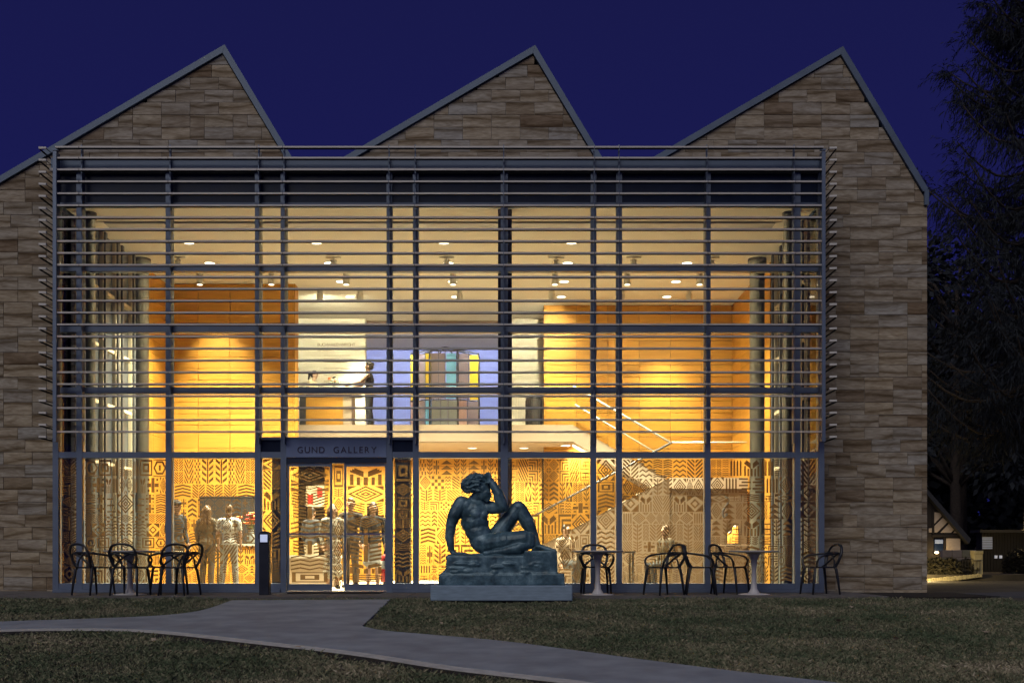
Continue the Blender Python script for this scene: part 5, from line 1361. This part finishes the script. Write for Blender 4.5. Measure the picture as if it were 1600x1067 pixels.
# half-timbered house
HY = 48.0
def hx_(x): return pX(x, HY)
def hz_(y): return pZ(y, HY)
H_ = thing('timbered_house', 'half timbered house with cream gable panels and dark beams beside the gallery corner', 'house', (0, 0, 0))
hb = -.06
apx, apz = hx_(1442), hz_(762)
evx, evz = hx_(1512), hz_(842)
w0 = 2*apx - hx_(1500)
obj('wall', MB().prism([(w0, hb), (hx_(1500), hb), (hx_(1500), hz_(834)), (apx, apz-.35), (w0, hz_(834))], HY, HY+7), M['timber'], H_)
def cream(P): obj('cream_panel', MB().prism([(hx_(a), hz_(b)) for a, b in P], HY-.05, HY-.004), M['render'], H_)
cream([(1459.5, 800), (1468, 801), (1471, 806), (1459.5, 818)]); cream([(1459.5, 822), (1473, 808.5), (1480, 815.5), (1464, 831.5), (1459.5, 831.5)])
cream([(1469, 832), (1482.5, 818), (1491, 826), (1485.5, 832)]); cream([(1489, 832.5), (1493, 828.5), (1498, 832.5)]); cream([(1478, 841), (1500, 841), (1500, 864), (1478, 864)])
cream([(1451, 825), (1455.5, 825), (1455.5, 831.5), (1451, 831.5)])
for P in ([(1455.8, 835), (1500, 835), (1500, 839), (1455.8, 839)], [(1473.5, 840), (1477, 840), (1477, 866), (1473.5, 866)], [(1456, 796), (1459, 796), (1459, 834), (1456, 834)]):
    obj('beam', MB().prism([(hx_(a), hz_(b)) for a, b in P], HY-.09, HY-.003), M['timber'], H_)
rf = MB().prism([(apx, apz), (evx, evz), (evx-.12, evz-.3), (apx, apz-.34)], HY-.5, HY+9.4).prism([(apx-.004, apz), (2*apx-evx, evz), (2*apx-evx+.12, evz-.3), (apx-.004, apz-.34)], HY-.5, HY+9.4)
obj('roof', rf, M['roof'], H_)
wf = obj('window', MB().box(hx_(1459), hx_(1473), HY-.08, HY-.02, hz_(862), hz_(842)), M['navy'], H_); obj('blind', MB().box(hx_(1460), hx_(1472.5), HY-.085, HY-.0805, hz_(849), hz_(843)), M['winglow'], wf)
pl_ = thing('porch_lamp', 'small yellow porch lamp under the window of the timbered house', 'lamp', (hx_(1461), HY-.25, hz_(863)))
obj('globe', MB().ball((0,0,0), (.13,.10,.08), 12, 8), M['warm_lamp'], pl_, True); obj('bracket', MB().box(-.02, .02, .06, .22, -.015, .015), M['timber'], pl_)
# low wall, stone kerb, gate post, hedge in front of the house
GY = 11.5
kb = thing('stone_kerb', 'low row of pale rounded kerb stones lit yellow in front of the hedge', 'kerb', (0, 0, 0))
kx = pX(1440, GY); kr = random.Random(71)
while kx < pX(1533, GY):
    w = kr.uniform(.05, .085); tt = (kx-pX(1450, GY))/(pX(1533, GY)-pX(1450, GY)); top_ = pZ(903.5-7.5*max(0, tt), GY); bot = pZ(910.5-11*max(0, tt), GY)
    obj('kerb_stone', MB().box(kx, kx+w-.008, GY, GY+.12, bot-.03, top_+kr.uniform(-.008, .008), .008), M['gatestone'], kb); kx += w
bank = MB().slab([(pX(1440, GY), GY+.13), (pX(1700, GY), GY+.13), (pX(1760, GY), 27), (pX(1440, GY)-1, 27)], -.2, .12)
structure('bank', bank, M['earth'], 'dark raised garden ground behind the kerb stones')
gpst = thing('gate_post', 'square pale yellow stone gate post at the end of the hedge', 'gate post', (pX(1526.5, GY+.6), GY+.6, .10))
sx2 = 1760/(20+GY+.6)
obj('shaft', MB().box(-.13, .12, -.12, .12, 0, (895-862)/sx2, .01), M['gatestone'], gpst); obj('cap_stone', MB().box(-.14, .13, -.14, .14, (895-862)/sx2+.002, (895-857)/sx2, .012), M['gatestone'], gpst)
gt = thing('iron_gate', 'thin dark iron gate hinged on the pale gate post', 'gate', (pX(1512, GY+.45), GY+.45, .10))
obj('top_rail', MB().box(-.16, .38, -.012, .012, .40, .42), M['steel_dark'], gt)
for i in range(7): obj('bar', MB().box(-.15+.08*i, -.14+.08*i, -.008, .008, 0, .398), M['steel_dark'], gt)
lwv = thing('garden_wall', 'low tan garden wall behind the hedge below the house', 'wall', (0, 0, 0)); sW = 21.0
for i in range(2):
    for j in range(6): obj('wall_block', MB().box(pX(1473, sW)+(.36*j)*1.0, pX(1473, sW)+.36*(j+1)-.015, sW, sW+.25, .0+.27*i+pZ(882, sW), .26+.27*i+pZ(882, sW), .012), M['gatestone'] if (i+j) % 3 == 0 else M['render'], lwv)
def hedge(label, x0, x1, y, z0_, h, seed, n=2200):
    t = thing('hedge_bush', label, 'bush', ((x0+x1)/2, y, z0_)); r = random.Random(seed); p_, d_ = [], []; st = MB()
    for k in range(n):
        u = r.uniform(-1, 1); a = r.uniform(0, math.pi); rr = r.random()**.4*(1-.35*abs(u)**3)
        p_.append((u*(x1-x0)/2, math.cos(a)*rr*.45, math.sin(a)*rr*h)); d_.append((r.gauss(0,1), r.gauss(0,1), r.uniform(-.2,1)))
    for k in range(7): st.tube([(r.uniform(-.1,.1)*(x1-x0), 0, -.05), (r.uniform(-.4,.4)*(x1-x0), r.uniform(-.2,.2), h*.8)], [.012,.004], 5)
    obj('stem', st, M['bark'], t, True); link('foliage', leaf_mesh('foliage', p_, d_, .11, np.random.default_rng(seed), .25, .5), M['hedge'], t)
hedge('rounded olive bush nearest the stone corner behind the kerb', pX(1448, GY+.9), pX(1474, GY+.9), GY+.9, .1, .50, 81)
hedge('arching brown ornamental grass clump in the middle of the hedge', pX(1472, GY+.8), pX(1500, GY+.8), GY+.8, .1, .46, 82)
hedge('dark small bush left of the pale gate post', pX(1500, GY+.9), pX(1522, GY+.9), GY+.9, .1, .44, 83)
hedge('reddish brown shrub under the street lantern at the right edge', pX(1572, 14), pX(1625, 14), 14, .1, .75, 84)
# dark blue shed with lit panes
SHY = 17.0
sd_ = thing('garden_shed', 'dark blue shed with a pale slatted window and two small lit panes', 'shed', (0, 0, 0)); sb_ = .0
X0h, X1h = pX(1534, SHY), pX(1606, SHY)
nbd = 16
for i in range(nbd): obj('wall_board', MB().box(X0h+(X1h-X0h)*i/nbd+.004, X0h+(X1h-X0h)*(i+1)/nbd-.004, SHY, SHY+.05, sb_, pZ(832, SHY), .006), M['shed'], sd_)
obj('core', MB().box(X0h, X1h, SHY+.052, SHY+.45, sb_, pZ(832, SHY)-.01), M['shed'], sd_)
obj('roof', MB().box(X0h-.15, X1h+.15, SHY-.25, SHY+.6, pZ(832, SHY)+.002, pZ(829, SHY)+.03), M['roof'], sd_)
wn_ = obj('window', MB().box(pX(1534.5, SHY-.04), pX(1551, SHY-.04), SHY-.04, SHY-.003, pZ(858, SHY), pZ(838, SHY)), M['steel_dark'], sd_)
for i in range(7): obj('blind_slat', MB().box(pX(1535, SHY-.05), pX(1550.5, SHY-.05), SHY-.055, SHY-.041, pZ(857.2-2.7*i, SHY), pZ(855.2-2.7*i, SHY)), M['winglow'], wn_)
for xx in (1554.5, 1562): obj('lit_pane', MB().box(pX(xx, SHY-.04), pX(xx+4, SHY-.04), SHY-.04, SHY-.003, pZ(872, SHY), pZ(867.5, SHY)), M['winbright'], sd_)
gh = thing('far_roof', 'low brown tiled roof beyond the shrub at the right edge', 'house', (0, 0, 0))
obj('roof', MB().prism([(pX(1572, 24), pZ(857, 24)), (pX(1581, 24), pZ(842, 24)), (pX(1592, 24), pZ(842, 24)), (pX(1606, 24), pZ(857, 24))], 24, 27), M['bark'], gh)
obj('wall', MB().box(pX(1575, 24), pX(1602, 24), 24.1, 26.9, 0, pZ(857, 24)-.002), M['timber'], gh)
LX, LYp = pX(1599, 15), 15.0
la = thing('street_lantern', 'bright warm lantern on a thin post at the right edge', 'street lamp', (LX, LYp, .0)); lz = pZ(831, 15)
obj('post', MB().tube([(.05, 0, 0), (.05, 0, lz-.02)], [.035, .025], 8), M['steel_dark'], la, True); obj('lantern', MB().lathe([(.10,-.02),(.13,.0),(.13,.03),(.08,.05)], 14), M['warm_lamp'], la, True); la.children[1].location = (0, 0, lz)
obj('arm', MB().box(-.06, .06, -.015, .015, lz+.055, lz+.075), M['steel_dark'], la)
def bulb(parent, loc, e, rad=.08):
    d = bpy.data.lights.new('bulb', 'POINT'); d.energy = e; d.shadow_soft_size = rad; d.color = (1.0, .72, .30); o = bpy.data.objects.new('bulb', d); COL.objects.link(o); o.location = loc; o.parent = parent
bulb(la, (-.1, -.3, lz-.15), 55)
bulb(pl_, (0, -.5, -.02), 40)
gl_ = thing('garden_light', 'small garden light standing between the hedge and the kerb stones', 'lamp', (pX(1428, GY-.4), GY-.75, -.03))
obj('post', MB().lathe([(.02,0),(.02,.10)], 8), M['steel_dark'], gl_); obj('cap', MB().lathe([(.05,.102),(.05,.13),(.02,.15)], 10), M['warm_lamp'], gl_)
bulb(gl_, (.12, -.02, .20), 130, .04)
